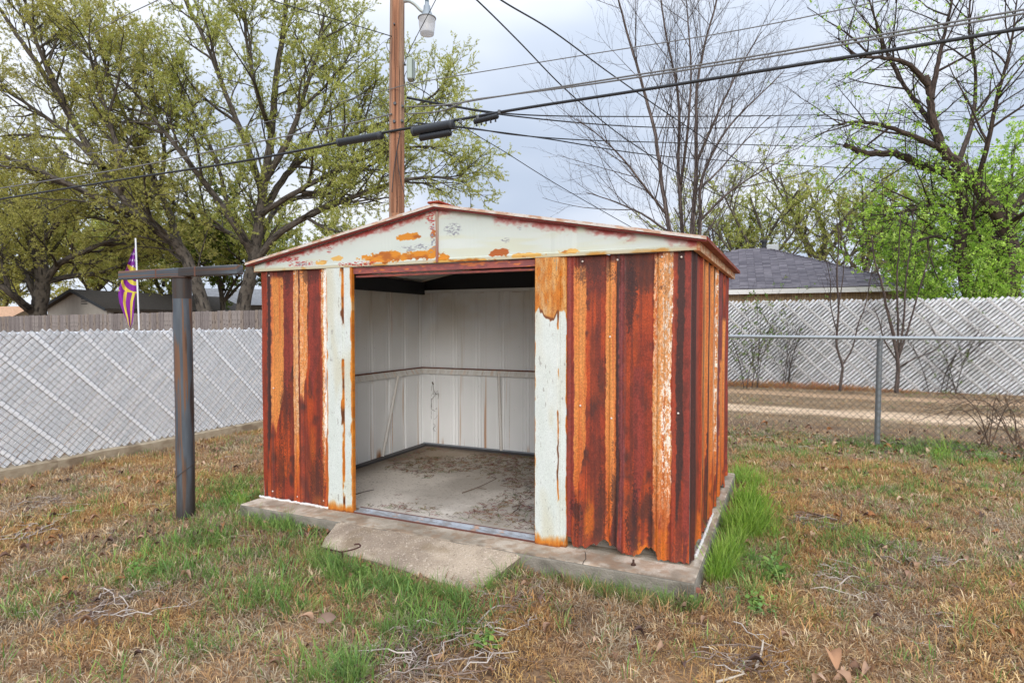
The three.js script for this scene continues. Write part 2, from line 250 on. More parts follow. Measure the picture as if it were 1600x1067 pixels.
// rust painted on sheet metal: bands [x0, x1, colour, y0, y1, white speckle] in metres
function rustTexture(w, h, PW, PH, bands, blobs, seed) {
  return tex(PW, PH, (u, v) => {
    const x = u * w, y = v * h, wob = (fbm(x * 3, y * 2.2, seed, 3) - 0.5) * 0.018 + (noise(x * 90, y * 40, seed + 5) - 0.5) * 0.008 + (noise(x * 260, y * 160, seed + 15) - 0.5) * 0.004;
    const st = fbm(x * 46, y * 1.6, seed + 2, 4), mo = fbm(x * 26, y * 13, seed + 3, 4), fine = noise(x * 420, y * 420, seed + 4), fin2 = noise(x * 210, y * 130, seed + 6), grain = (fine - 0.5) * 0.6 + (fin2 - 0.5) * 0.8;
    let c = mix3(RUST.red, RUST.brown, ss(0.4, 0.68, 0.5 * st + 0.5 * mo));
    c = mix3(c, [184, 74, 28], ss(0.48, 0.7, fbm(x * 9, y * 3, seed + 9, 3)) * 0.75); c = mix3(c, [196, 88, 30], ss(0.55, 0.05, y) * ss(0.45, 0.65, fbm(x * 14, y * 4, seed + 19, 3)) * 0.7); c = mix3(c, [92, 40, 34], ss(0.5, 0.62, fbm(x * 60, y * 0.9, seed + 29, 3)) * 0.5);
    c = mix3(c, RUST.dark, ss(0.56, 0.66, 0.62 * fbm(x * 11, y * 3.2, seed + 12, 3) + 0.38 * mo + grain * 0.16) * 0.7);
    for (const [x0, x1, k, y0 = 0, y1 = h, sp = 0] of bands) {
      const X = x + wob * (x1 - x0 > 0.02 ? 1 : 0.4), taper = ss(y0, y0 + 0.35, y), e = ss(x0 - 0.003, x0 + 0.003, X) * ss(x0 + (x1 - x0) * (0.35 + 0.65 * taper) + 0.003, x0 + (x1 - x0) * (0.35 + 0.65 * taper) - 0.003, X), ey = (y0 > 0 ? ss(y0 - 0.03, y0 + 0.05, y + (st - 0.5) * 0.3) : 1) * (y1 < h ? ss(y1 + 0.02, y1 - 0.02, y + wob * 2) : 1);
      if (e * ey <= 0) continue;
      let b = RUST[k]; const var_ = k === 'orange' || k === 'tan' ? mix3(b, [176, 88, 40], ss(0.45, 0.75, st) * 0.75) : mix3(b, RUST.dark, ss(0.5, 0.75, mo) * 0.35);
      b = mix3(var_, RUST.brown, ss(0.8, 0.95, fine) * 0.35);
      if (k === 'orange' || k === 'tan') b = mix3(b, mix3([206, 96, 26], [160, 66, 30], mo), ss(0.75, 0.1, y) * 0.8);
      if (sp) b = mix3(b, RUST.white, sp * ss(0.5, 0.6, 0.3 * noise(x * 330, y * 95, seed + 21) + 0.3 * noise(x * 120, y * 34, seed + 22) + 0.2 * fine + 0.2 * fbm(x * 70, y * 1.1, seed + 23, 2)) * ss(0.1, 0.6, y) * (0.8 + 0.4 * st));
      c = mix3(c, b, e * ey);
    }
    for (const [bx, by, rx, ry, k, op = 1] of blobs) {
      const d = Math.hypot((x - bx) / rx, (y - by) / ry) + (mo - 0.5) * 1.6 + (st - 0.5) * 1.0 + grain * 0.9, e = ss(1.35, 0.45, d) * op * (k === 'bright' ? 1 : 0.85) * (0.7 + 0.3 * fine);
      if (e > 0) c = mix3(c, RUST[k], e);
    }
    { const gk = 1 + grain * 0.3 + (st - 0.5) * 0.25; c = [c[0] * gk, c[1] * gk, c[2] * gk]; } c = mix3(c, RUST.black, ss(0.9, 1, fine) * 0.35); c = mix3(c, [190, 110, 70], ss(0.9, 1, fin2) * 0.25);
    return c;
  }, true, false);
}
const rustB = tex(512, 512, (u, v) => 0.5 * tnoise(u * 190, v * 190, 190, 3) + 0.5 * tfbm(u, v, 30, 12, 3), false); rustB.repeat.set(2, 3);
const rustMat = (map) => mat([255, 255, 255], 0.62, { map, bumpMap: rustB, bumpScale: 0.0012 });
const paint = tex(512, 512, (u, v) => { // off-white sheet paint inside, dirty
  const a = tfbm(u, v, 4, 6, 4), g = tnoise(u * 260, v * 120, 120, 2);
  let c = mix3([214, 214, 210], [230, 230, 228], a); c = mix3(c, [188, 178, 160], ss(0.55, 0.8, tfbm(u, v, 3, 19, 3)) * 0.5);
  return mix3(c, [110, 92, 76], ss(0.965, 1, g) * 0.8);
});
const paintM = mat([255, 255, 255], 0.6, { map: paint });
const inner = (w, seed) => mat([255, 255, 255], 0.6, { map: tex(768, 512, (u, v) => {
  const x = u * w, y = v * 1.66, a = fbm(x * 3, y * 3, seed, 4), st = fbm(x * 42, y * 1.2, seed + 2, 3), r0 = Math.abs(((x + 10 - 0.14) % 0.265) - 0.1325), rib = ss(0.1, 0.1325, r0);
  let c = mix3([232, 233, 232], [246, 246, 246], a); c = mix3(c, [206, 194, 172], ss(0.9, 1.5, y) * ss(0.3, 0.7, a) * 0.5); c = mix3(c, [176, 158, 132], rib * ss(0.55, 0.75, st) * 0.3);
  c = mix3(c, [150, 92, 52], ss(0.12, 0.02, y) * ss(0.6, 0.72, fbm(x * 13, 3, seed + 5, 2)) * ss(0.5, 0.62, fbm(x * 5, 9, seed + 6, 2)) * 0.9); c = mix3(c, [120, 74, 48], ss(1.58, 1.64, y) * ss(0.58, 0.7, fbm(x * 17, 1, seed + 7, 2)) * 0.9);
  c = mix3(c, [170, 104, 58], rib * ss(0.8, 0.86, noise(Math.floor((x + 10 - 0.14) / 0.265), 3, seed)) * ss(0.9, 0.5, y) * ss(0.4, 0.6, st) * 0.8);
  return mix3(c, [70, 62, 56], ss(0.985, 1, noise(x * 130, y * 120, seed + 3)) * 0.9);
}, true, false) });
const FH = TOP - SLAB, FR0 = 2.37, FRW = W0 - FR0, FLW = 0.645;
const fr = (px, py = 640) => sOf(px, 0, py) - FR0, fl = (px) => sOf(px, 0);
const fy = (py, py1 = 868, py0 = 396) => (py1 - py) / (py1 - py0) * FH;
const texFR = rustTexture(FRW, FH, 512, 1024, [
  [fr(887), fr(898), 'maroon'], [fr(897), fr(915), 'orange', 0.32, FH - 0.06], [fr(946), fr(963.5), 'orange', 0, FH - 0.04], [fr(963.5), fr(968.5), 'dark'], [fr(968), fr(975), 'purple'],
  [fr(990), fr(1008), 'maroon', 0.2, 1.05], [fr(1021), fr(1036), 'orange', 0, FH - 0.02, 0.4], [fr(1035), fr(1050.5), 'tan', 0.0, FH, 0.85], [fr(1050.5), fr(1058), 'red'], [fr(1058), fr(1069), 'dark', 0.25], [fr(1069), fr(1085), 'maroon'],
], [[fr(930), FH - 0.05, 0.1, 0.1, 'dark', 0.8], [fr(1000), FH - 0.07, 0.1, 0.12, 'dark', 0.85], [fr(985), fy(455), 0.03, 0.16, 'black', 0.8], [fr(940), fy(600), 0.02, 0.12, 'dark', 0.7], [fr(904), fy(820), 0.035, 0.16, 'black', 0.9], [fr(940), fy(805), 0.04, 0.24, 'dark', 0.9], [fr(962), fy(800), 0.014, 0.3, 'black', 0.8],
  [fr(990), fy(812), 0.03, 0.2, 'black', 0.85], [fr(1018), fy(810), 0.02, 0.16, 'black', 0.8], [fr(921), fy(815), 0.028, 0.12, 'bright', 0.7], [fr(1004), fy(858), 0.034, 0.07, 'bright', 1], [fr(953), fy(855), 0.018, 0.05, 'bright', 0.9], [fr(1036), fy(850), 0.03, 0.16, 'bright', 0.8], [fr(932), fy(858), 0.05, 0.05, 'maroon', 0.8], [fr(1066), fy(870), 0.05, 0.12, 'brown', 0.8]], 5);
const flY = (py) => (782 - py) / (782 - 424) * FH;
const texFL = rustTexture(FLW, FH, 512, 1024, [
  [0, fl(420), 'red'], [fl(420), fl(425.5), 'dark', 0.3], [fl(425.5), fl(443.5), 'orange', flY(678), FH - 0.05], [fl(443), fl(460), 'maroon', 0.75], [fl(459), fl(468), 'tan', 0.02, FH, 0.35], [fl(471), fl(481), 'orange', flY(625), FH, 0.3], [fl(484), fl(500), 'maroon', 0.8], [fl(503), fl(511), 'orange', 0, FH, 0.7], [fl(508.5), fl(515), 'white', 0.35, FH, 0], [fl(509), fl(518), 'orange', 0, 0.5],
], [[fl(450), FH - 0.04, 0.05, 0.08, 'dark', 0.9], [fl(485), FH - 0.03, 0.09, 0.06, 'dark', 0.8], [fl(445), fy(640, 782, 424), 0.04, 0.22, 'dark', 0.85], [fl(437), flY(735), 0.04, 0.18, 'dark', 0.8], [fl(494), flY(745), 0.06, 0.2, 'dark', 0.95], [fl(487), flY(690), 0.03, 0.12, 'bright', 0.35], [fl(450), flY(768), 0.05, 0.05, 'red', 0.8], [fl(466), flY(720), 0.01, 0.2, 'bright', 0.6], [fl(498), flY(776), 0.05, 0.04, 'bright', 0.3]], 31);
const sd = (px) => { const r = (px - 800) / FOCAL; return (r * 3.166 - 0.94) / (0.418 - 0.9085 * r); };
const sideBands = [[0, sd(1089), 'dark'], [sd(1089), sd(1098), 'red'], [sd(1094), sd(1098), 'orange', 0.1], [sd(1098), sd(1100), 'dark'], [sd(1100), sd(1103), 'orange', 0.2], [sd(1103), sd(1107), 'dark'], [sd(1107), sd(1110), 'maroon'], [sd(1109), sd(1113), 'orange', 0.2], [sd(1113), sd(1115.5), 'red'], [sd(1115), sd(1120), 'orange', 0.1, FH, 0.9], [sd(1120), sd(1127), 'purple'], [sd(1124), sd(1126), 'orange', 0, 1.0], [sd(1128), sd(1131), 'orange', 0, FH - 0.35], [sd(1132), sd(1139), 'maroon']];
const texSide = rustTexture(D0, FH, 1024, 1024, sideBands, [[0.12, 0.15, 0.12, 0.12, 'brown', 0.9], [0.3, 0.1, 0.1, 0.14, 'bright', 0.7], [0.8, 0.12, 0.1, 0.16, 'bright', 0.7], [1.5, 0.1, 0.2, 0.1, 'bright', 0.5]], 57);
// sheet profile: shallow ribs at the given places
const ribs = (x, list, k = 1) => { let d = 0; for (const c of list) { const a = Math.abs(x - c); d = Math.max(d, 0.014 * ss(0.034, 0.024, a) - 0.005 * ss(0.012, 0.004, a)); d = Math.max(d, 0.003 * ss(0.008, 0.003, Math.abs(a - 0.05))); } return d * k; };
// one sheet: x from x0 to x1 along the wall, outer and inner skins; frame(x, y, d) puts it in the shed
function sheet(name, x0, x1, wallW, ribList, frame, outer, { jag = 0, yb = SLAB, yt = TOP, seed = 1, step = 0.006, skin: skinM = paintM } = {}) {
  const nx = Math.max(4, Math.round((x1 - x0) / step)), ny = 10, p = [], u = [], io = [], ii = [];
  for (const skin of [0, 1]) for (let j = 0; j <= ny; j++) for (let k = 0; k <= nx; k++) {
    const x = mix(x0, x1, k / nx), low = yb + 0.004 + (jag ? jag * (ss(0.42, 0.75, fbm(x * 11, 3, seed, 2)) + 0.3 * noise(x * 75, 1, seed)) : 0.004 * noise(x * 40, 2, seed));
    const y = mix(low, yt, j / ny), d = ribs(x, ribList) + (fbm(x * 3, y * 2, seed, 2) - 0.5) * 0.012 + (fbm(x * 8, y * 5, seed + 3, 2) - 0.5) * 0.004 + (jag && j === 0 ? (noise(x * 30, 7, seed) - 0.5) * 0.012 : 0) - skin * 0.0016, q = frame(x, y, d);
    p.push(q.x, q.y, q.z); u.push(x / wallW, (y - SLAB) / FH);
  }
  const w = nx + 1, half = w * (ny + 1);
  for (let j = 0; j < ny; j++) for (let k = 0; k < nx; k++) { const a = j * w + k; io.push(a, a + 1, a + w, a + 1, a + w + 1, a + w); const b = a + half; ii.push(b, b + w, b + 1, b + 1, b + w, b + w + 1); }
  const rim = []; for (let k = 0; k < nx; k++) rim.push(k, k + half, k + 1, k + 1, k + half, k + half + 1);
  const g = new THREE.BufferGeometry(); g.setAttribute('position', new THREE.Float32BufferAttribute(p, 3)); g.setAttribute('uv', new THREE.Float32BufferAttribute(u, 2)); g.setIndex([...io, ...rim, ...ii]);
  g.computeVertexNormals(); g.addGroup(0, io.length + rim.length, 0); g.addGroup(io.length + rim.length, ii.length, 1);
  return mesh(name, g, [outer, skinM], shed);
}
const inBack = inner(W0, 3), inSide = inner(D0, 14);
const front = (x, y, d) => V(x, y, d), rightW = (x, y, d) => V(W0 + d, y, -x), leftW = (x, y, d) => V(-d, y, -x), backW = (x, y, d) => V(x, y, -D0 - d);
const mFR = rustMat(texFR), mFL = rustMat(texFL), mSide = rustMat(texSide);
const ribList = (w, a = 0.1325, p = 0.265) => { const l = []; for (let x = a; x < w; x += p) l.push(x); return l; };
sheet('wall_panel', 0.0, FLW, FLW, [fl(422), fl(468), fl(510)], front, mFL, { seed: 4 });
{ // right front sheet: its own coordinates start at the post
  const f = (x, y, d) => V(FR0 + x, y, d); sheet('wall_panel', 0, FRW, FRW, [fr(893), fr(961), fr(1036)], f, mFR, { jag: 0.055, seed: 9, step: 0.004 });
}
for (let k = 0; k < 4; k++) { sheet('wall_panel', k * 0.53, (k + 1) * 0.53, D0, ribList(D0, 0.09), rightW, mSide, { jag: 0.03, seed: 20 + k, skin: inSide }); sheet('wall_panel', k * 0.53, (k + 1) * 0.53, D0, ribList(D0, 0.2), leftW, mSide, { seed: 30 + k, skin: inSide }); }
for (let k = 0; k < 6; k++) sheet('wall_panel', k * W0 / 6, (k + 1) * W0 / 6, W0, ribList(W0, 0.14), backW, mSide, { seed: 40 + k, skin: inBack });

// white door posts with rusted edges
function postTexture(edgeL, edgeR, topPatch, grooves, seed) {
  return tex(192, 1024, (u, v) => {
    const x = u * 0.2, y = v * FH, m = fbm(x * 22, y * 9, seed, 4), w = fbm(x * 40, y * 14, seed + 3, 3) - 0.5, f = noise(x * 500, y * 260, seed + 1), o = mix3([222, 140, 44], [176, 96, 26], fbm(x * 60, y * 20, seed + 8, 3));
    let c = mix3([206, 213, 206], [220, 225, 221], m); c = mix3(c, [200, 194, 168], ss(0.52, 0.75, fbm(x * 8, y * 2.2, seed + 6, 3)) * 0.55);
    const put = (t, k = o) => { if (t > 0) c = mix3(c, k, clamp(t)); };
    put(ss(edgeL + 0.006, edgeL * 0.4, u + w * 0.1)); put(ss(1 - edgeR - 0.006, 1 - edgeR * 0.4, u - w * 0.1));
    for (const [g, gw, a] of grooves) put(ss(gw * 1.6, gw * 0.5, Math.abs(u - g + w * 0.07)) * ss(a, a + 0.1, noise(3, y * 6, seed + 4) + w * 0.6), mix3(o, [104, 58, 30], ss(0.45, 0.7, m)));
    put(ss(0.075, 0.02, y + w * 0.05 + Math.abs(u - 0.5) * -0.03));
    put(ss(0.03, 0.006, y + w * 0.02) * 0.7, [96, 52, 32]);
    if (topPatch) { const b = FH - topPatch + w * 0.06 + 0.03 * Math.sin(u * 9); put(ss(b - 0.008, b + 0.008, y) * (0.86 + w)); put(ss(0.016, 0.004, Math.abs(y - b)) * ss(0.4, 0.6, m), [120, 66, 30]); put(ss(0.5, 0.7, fbm(x * 110, y * 5, seed + 51, 3)) * ss(b, b + 0.02, y) * 0.5, [236, 190, 122]); put(ss(0.62, 0.8, noise(x * 240, y * 150, seed + 52)) * ss(b, b + 0.02, y) * 0.45, [150, 84, 30]); }
    put(ss(0.94, 0.98, noise(x * 300, y * 170, seed + 31)) * ss(0.45, 0.65, fbm(x * 20, y * 6, seed + 2, 2)), [74, 70, 68]); put(ss(0.74, 0.8, fbm(x * 70, y * 22, seed + 41, 4)) * 0.6, [150, 146, 140]); { const k = 0.94 + 0.12 * f; c = [c[0] * k, c[1] * k, c[2] * k]; }
    return c;
  }, true, false);
}
function post(name, x0, x1, prof, map, label) { // prof: [u, depth] polyline across
  const p = [], u = [], ix = [], ny = 6;
  for (let j = 0; j <= ny; j++) for (const [t, d, off = 0] of prof) { const y = mix(SLAB - 0.012, TOP - 0.001, j / ny); p.push(mix(x0, x1, t) + off, y, d); u.push(t, j / ny); }
  const w = prof.length; for (let j = 0; j < ny; j++) for (let k = 0; k < w - 1; k++) { const a = j * w + k; ix.push(a, a + 1, a + w, a + 1, a + w + 1, a + w); }
  let g = new THREE.BufferGeometry(); g.setAttribute('position', new THREE.Float32BufferAttribute(p, 3)); g.setAttribute('uv', new THREE.Float32BufferAttribute(u, 2)); g.setIndex(ix); g = g.toNonIndexed(); g.computeVertexNormals();
  const m = mesh(name, g, mat([255, 255, 255], 0.5, { map, bumpMap: rustB, bumpScale: 0.0006 }), shed); if (label) m.userData.label = label; return m;
}
post('door_post', 0.635, 0.85, [[0, 0.0], [0, 0.03], [0.015, 0.033], [0.62, 0.033], [0.64, 0.024], [0.68, 0.024], [0.7, 0.03], [0.985, 0.03], [1, 0.026], [1, 0.0]], postTexture(0.035, 0.06, 0, [[0.66, 0.04, 0.3], [0.6, 0.03, 0.62]], 71));
post('door_post', 2.182, 2.372, [[0, -0.06], [0, 0.036], [0.02, 0.04], [0.72, 0.04], [0.75, 0.034], [0.8, 0.034], [0.82, 0.022], [0.98, 0.022], [1, 0.0]], postTexture(0.03, 0.02, 0.325, [[0.76, 0.02, 0.55]], 83), 'white door post with an orange rust patch at its top');
// lintel over the doorway
const rustBar = (a, b, seed, k = 0.5) => tex(512, 64, (u, v) => { const m = fbm(u * 40, v * 4, seed, 4), f = noise(u * 300, v * 40, seed + 2); let c = mix3(a, b, ss(0.35, 0.7, m)); c = mix3(c, [224, 132, 70], ss(0.58, 0.72, fbm(u * 22, v * 3, seed + 5, 3) + (v - 0.5) * 0.12) * k); return mix3(c, [70, 38, 36], ss(0.85, 1, f) * 0.5); });
{
  const g = new MB(); g.box(0.848, 2.184, 1.756, 1.796, -0.025, 0.008); g.box(0.848, 2.184, 1.735, 1.748, -0.06, -0.02);
  const t = rustBar([142, 84, 84], [172, 96, 88], 7, 0.8); t.repeat.set(0.75, 20); mesh('door_lintel', g.geo(), mat([255, 255, 255], 0.7, { map: t }), shed);
}
// gable: two white panels with a seam, painted sheet with rust blobs set where they are on the panel
const slope = 0.1836, roofY = (s) => 1.857 + slope * (1.525 - Math.abs(s - 1.525));
const gp = (px, py) => { const q = nPlane(px, py, 0.035), [s] = toYard(q); return [s, q.y]; };
const gBlobs = [[600, 402, 36, 9, 'o'], [655, 398, 30, 7, 'o'], [637, 370, 19, 5.5, 'o'], [676, 366, 4, 6, 'o'], [676, 395, 7, 10, 'o'], [692, 403, 8, 8, 'o'], [781, 394, 14, 6, 'd'], [770, 398, 5, 4, 'd'], [820, 399, 26, 4, 'y'], [720, 408, 50, 3, 'y'], [890, 393, 14, 4, 'y'], [502, 410, 8, 4, 'y'], [525, 404, 8, 4, 'y'], [470, 412, 20, 4, 'r'], [440, 405, 24, 5, 'r'], [512, 385, 5, 10, 'r'], [672, 340, 8, 12, 'r'], [675, 350, 3, 30, 'r'], [560, 412, 30, 4, 'r'], [676, 375, 5, 20, 'g'], [650, 387, 28, 5, 'g'], [708, 358, 14, 10, 'g'], [812, 357, 3, 3, 'g'], [790, 375, 6, 4, 'g'], [470, 413, 10, 2.5, 'g']].map(([px, py, rx, ry, k]) => { const [s, y] = gp(px, py), [s2] = gp(px + rx, py), [, y2] = gp(px, py - ry); return [s, y, s2 - s, y2 - y, k]; });
const GK = { o: [214, 136, 34], d: [176, 92, 38], y: [222, 176, 96], r: [176, 58, 54], g: [140, 140, 150] };
const texG = tex(2048, 256, (u, v) => {
  const s = mix(-0.03, 3.08, u), y = mix(1.79, 2.16, v), top = roofY(s), m = fbm(s * 14, y * 30, 9, 4), w = fbm(s * 40, y * 60, 4, 3) - 0.5, f = noise(s * 260, y * 300, 6);
  let c = mix3([198, 207, 199], [216, 221, 214], fbm(s * 2.4, y * 9, 2, 4)); c = mix3(c, [206, 206, 176], ss(0.5, 0.75, fbm(s * 3, y * 22, 12, 3)) * 0.5);
  const red = ss(0.055, 0.0, top - y + w * 0.05) * ss(0.36, 0.56, fbm(s * 6, 2, 5, 3) + (s < 0.9 ? 0.12 : s > 1.8 ? 0.1 : 0));
  c = mix3(c, [164, 52, 48], red * 0.9); c = mix3(c, [216, 196, 150], ss(1.825, 1.808, y) * 0.5);
  c = mix3(c, [206, 150, 72], ss(1.822, 1.806, y + w * 0.02) * ss(0.5, 0.7, fbm(s * 9, 7, 3, 2)) * 0.9);
  for (const [bs, by, rx, ry, k] of gBlobs) {
    const d = Math.hypot((s - bs) / rx, (y - by) / ry) + w * 1.2; if (d > 1.6) continue;
    if (k === 'g' || k === 'r') c = mix3(c, GK[k], ss(1.2, 0.6, d) * ss(0.48, 0.58, fbm(s * 70, y * 220, k === 'g' ? 8 : 18, 2)) * 0.9);
    else c = mix3(c, mix3(GK[k], [172, 96, 30], ss(0.5, 0.75, m)), ss(1.12, 0.85, d));
  }
  return mix3(c, [90, 88, 90], ss(0.975, 1, f) * ss(0.5, 0.7, fbm(s * 5, y * 9, 22, 2)) * 0.8);
}, true, false);
const gableM = mat([255, 255, 255], 0.5, { map: texG });
for (const half of [0, 1]) {
  const p = [], u = [], ix = [], a = half ? 1.527 : -0.03, b = half ? 3.08 : 1.523, nx = 60, rows = [[0, 0.012], [0.0, 0.036], [0.02, 0.04], [0.026, 0.034], ['t', 0.03], ['t', 0.0]];
  for (let k = 0; k <= nx; k++) for (const [dy, d] of rows) {
    const s = mix(a, b, k / nx), y = dy === 't' ? roofY(s) - 0.006 : TOP + dy + 0.0015; p.push(s, y, d + (fbm(s * 4, y * 6, 7, 2) - 0.5) * 0.012 + (half && s > 2.3 && s < 2.42 ? 0.004 : 0)); u.push((s + 0.03) / 3.11, (y - 1.79) / 0.37);
  }
  const w = rows.length; for (let k = 0; k < nx; k++) for (let j = 0; j < w - 1; j++) { const q = k * w + j; ix.push(q, q + w, q + 1, q + 1, q + w, q + w + 1); }
  let g = new THREE.BufferGeometry(); g.setAttribute('position', new THREE.Float32BufferAttribute(p, 3)); g.setAttribute('uv', new THREE.Float32BufferAttribute(u, 2)); g.setIndex(ix); g = g.toNonIndexed(); g.computeVertexNormals();
  mesh('gable_panel', g, gableM, shed);
}
{ // seam strip between the gable panels
  const g = new MB(); g.box(1.517, 1.533, TOP + 0.004, 2.115, 0.03, 0.041); mesh('gable_seam', g.geo(), mat([206, 196, 186], 0.6, { map: rustBar([214, 212, 204], [190, 120, 110], 15, 0.4) }), shed);
}
// roof sheets, ribbed, with a rusted front lip and side fascias
const roofTop = tex(512, 512, (u, v) => { const m = tfbm(u, v, 6, 4, 5), f = tnoise(u * 120, v * 120, 120, 6); return mix3(mix3([190, 110, 80], [214, 196, 180], ss(0.4, 0.65, m)), [120, 60, 44], ss(0.6, 0.9, f) * 0.6); });
const roofM = mat([255, 255, 255], 0.7, { map: roofTop });
for (const half of [0, 1]) for (let k = 0; k < 4; k++) {
  const z0 = 0.065 - k * 0.565, z1 = z0 - 0.563, nx = 12, nz = 60, p = [], u = [], io = [], ii = [];
  for (const skin of [0, 1]) for (let i = 0; i <= nx; i++) for (let j = 0; j <= nz; j++) { const s = half ? mix(1.525, 3.125, i / nx) : mix(1.525, -0.075, i / nx), z = mix(z0, z1, j / nz); p.push(s, roofY(s) + 0.012 + ribs(-z + 1, ribList(5, 0.1, 0.19)) - skin * 0.004, z); u.push(s, z); }
  const w = nz + 1, h = w * (nx + 1); for (let i = 0; i < nx; i++) for (let j = 0; j < nz; j++) { const a = i * w + j; io.push(a, a + 1, a + w, a + 1, a + w + 1, a + w); ii.push(h + a, h + a + w, h + a + 1, h + a + 1, h + a + w, h + a + w + 1); }
  const g = new THREE.BufferGeometry(); g.setAttribute('position', new THREE.Float32BufferAttribute(p, 3)); g.setAttribute('uv', new THREE.Float32BufferAttribute(u, 2)); g.setIndex([...io, ...ii]); g.computeVertexNormals(); g.addGroup(0, io.length, 0); g.addGroup(io.length, ii.length, 1);
  mesh('roof_panel', g, [roofM, paintM], shed);
}
{
  const lipT = rustBar([214, 206, 198], [190, 150, 124], 44, 0.35); lipT.repeat.set(0.6, 12);
  const lipM = mat([255, 255, 255], 0.7, { map: lipT }), underM = mat([124, 46, 40], 0.7);
  for (const half of [0, 1]) {
    const e = half ? 3.13 : -0.08, g = new MB(), q = (s, dy, z) => V(s, roofY(s) + dy, z), us = half ? [1.525, e] : [e, 1.525];
    const bar = (b, lo, hi, z0, z1) => b.hex([q(us[0], lo, z1), q(us[1], lo, z1), q(us[1], lo, z0), q(us[0], lo, z0), q(us[0], hi, z1), q(us[1], hi, z1), q(us[1], hi, z0), q(us[0], hi, z0)]);
    bar(g, 0.004, 0.021, 0.055, 0.078); mesh('roof_edge', g.geo(), lipM, shed);
    const un = new MB(); bar(un, -0.006, 0.003, 0.044, 0.068); mesh('roof_edge_underside', un.geo(), underM, shed);
  }
  mesh('ridge_cap', rbox(0.09, 0.014, 2.26, 0.006, 1.525, roofY(1.525) + 0.03, -1.05), mat([196, 104, 70], 0.7, { map: roofTop }), shed);
  const fT = rustBar([222, 190, 150], [190, 124, 84], 91, 0.5); fT.repeat.set(0.7, 14);
  for (const sx of [-1, 1]) {
    const x = sx > 0 ? W0 + 0.014 : -0.014, g = new MB(); g.box(Math.min(x, x + sx * 0.03), Math.max(x, x + sx * 0.03), TOP - 0.002, roofY(-0.02) - 0.01, -D0 - 0.05, 0.028); mesh('eave_fascia', g.geo(), mat([255, 255, 255], 0.65, { map: fT }), shed);
    const c = new MB(); c.box(sx > 0 ? 3.085 : -0.1, sx > 0 ? 3.135 : -0.03, roofY(-0.05) - 0.004, roofY(-0.05) + 0.016, -D0 - 0.06, 0.05); mesh('eave_trim', c.geo(), mat([176, 108, 76], 0.7, { map: roofTop }), shed);
  }
  // back gable and the dark inner frame under the roof
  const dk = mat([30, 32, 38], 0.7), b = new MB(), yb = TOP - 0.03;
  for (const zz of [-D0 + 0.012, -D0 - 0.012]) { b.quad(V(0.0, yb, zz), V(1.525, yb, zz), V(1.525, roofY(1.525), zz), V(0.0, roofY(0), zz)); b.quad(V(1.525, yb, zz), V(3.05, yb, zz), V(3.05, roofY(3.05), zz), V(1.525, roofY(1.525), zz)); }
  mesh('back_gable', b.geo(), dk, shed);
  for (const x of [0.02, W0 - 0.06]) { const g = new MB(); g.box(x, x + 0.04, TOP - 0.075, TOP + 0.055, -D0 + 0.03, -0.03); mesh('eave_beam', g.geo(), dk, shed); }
  { const g = new MB(); g.box(0.0, W0, TOP - 0.06, TOP - 0.03, -D0 + 0.014, -D0 + 0.035); mesh('wall_top_rail', g.geo(), paintM, shed); }
  { const g = new MB(); for (const t of [0.75, 1.4]) { const z = -t; g.hex([V(0.06, roofY(0.06) - 0.05, z + 0.02), V(1.525, roofY(1.525) - 0.05, z + 0.02), V(1.525, roofY(1.525) - 0.05, z), V(0.06, roofY(0.06) - 0.05, z), V(0.06, roofY(0.06) - 0.002, z + 0.02), V(1.525, roofY(1.525) - 0.002, z + 0.02), V(1.525, roofY(1.525) - 0.002, z), V(0.06, roofY(0.06) - 0.002, z)]); } }
  // girts half way up, with rust on top; braces, floor rails
  const gr = rustBar([236, 234, 230], [226, 222, 214], 3, 0.12), grM = mat([255, 255, 255], 0.6, { map: gr }), rustTop = mat([255, 255, 255], 0.85, { map: rustBar([120, 70, 50], [86, 52, 42], 33, 0.2) });
  const Hg = SLAB + 0.815;
  const rail = (x0, x1, z0, z1) => { const g = new MB(), lw = x1 - x0 < 1, sx = x0 < 1 ? 1 : -1, iw = 0.03; g.hex(lw ? [V(x0, Hg - 0.05, z1), V(x1, Hg - 0.05, z1), V(x1, Hg - 0.05, z0), V(x0, Hg - 0.05, z0), V(x0 + (sx < 0 ? iw : 0), Hg, z1), V(x1 - (sx > 0 ? iw : 0), Hg, z1), V(x1 - (sx > 0 ? iw : 0), Hg, z0), V(x0 + (sx < 0 ? iw : 0), Hg, z0)] : [V(x0, Hg - 0.05, z1), V(x1, Hg - 0.05, z1), V(x1, Hg - 0.05, z0), V(x0, Hg - 0.05, z0), V(x0, Hg, z1 - iw), V(x1, Hg, z1 - iw), V(x1, Hg, z0), V(x0, Hg, z0)]); const m = mesh('wall_girt', g.geo(), grM, shed); const t = new MB(); t.box(lw && sx < 0 ? x0 + iw : x0 + 0.002, lw && sx > 0 ? x1 - iw : x1 - 0.002, Hg + 0.001, Hg + 0.013, z0 + 0.002, lw ? z1 - 0.002 : z1 - iw); mesh('rusty_ledge', t.geo(), rustTop, m); };
  rail(0.004, 0.05, -D0 + 0.004, -0.07); rail(0.021, W0 - 0.036, -D0 + 0.006, -D0 + 0.055); rail(W0 - 0.034, W0 - 0.004, -D0 + 0.04, -0.07);
  const brace = (a, b2) => { const g = new MB(); g.tube([a, b2], 0.016, 4); mesh('wall_brace', g.geo(), grM, shed); };
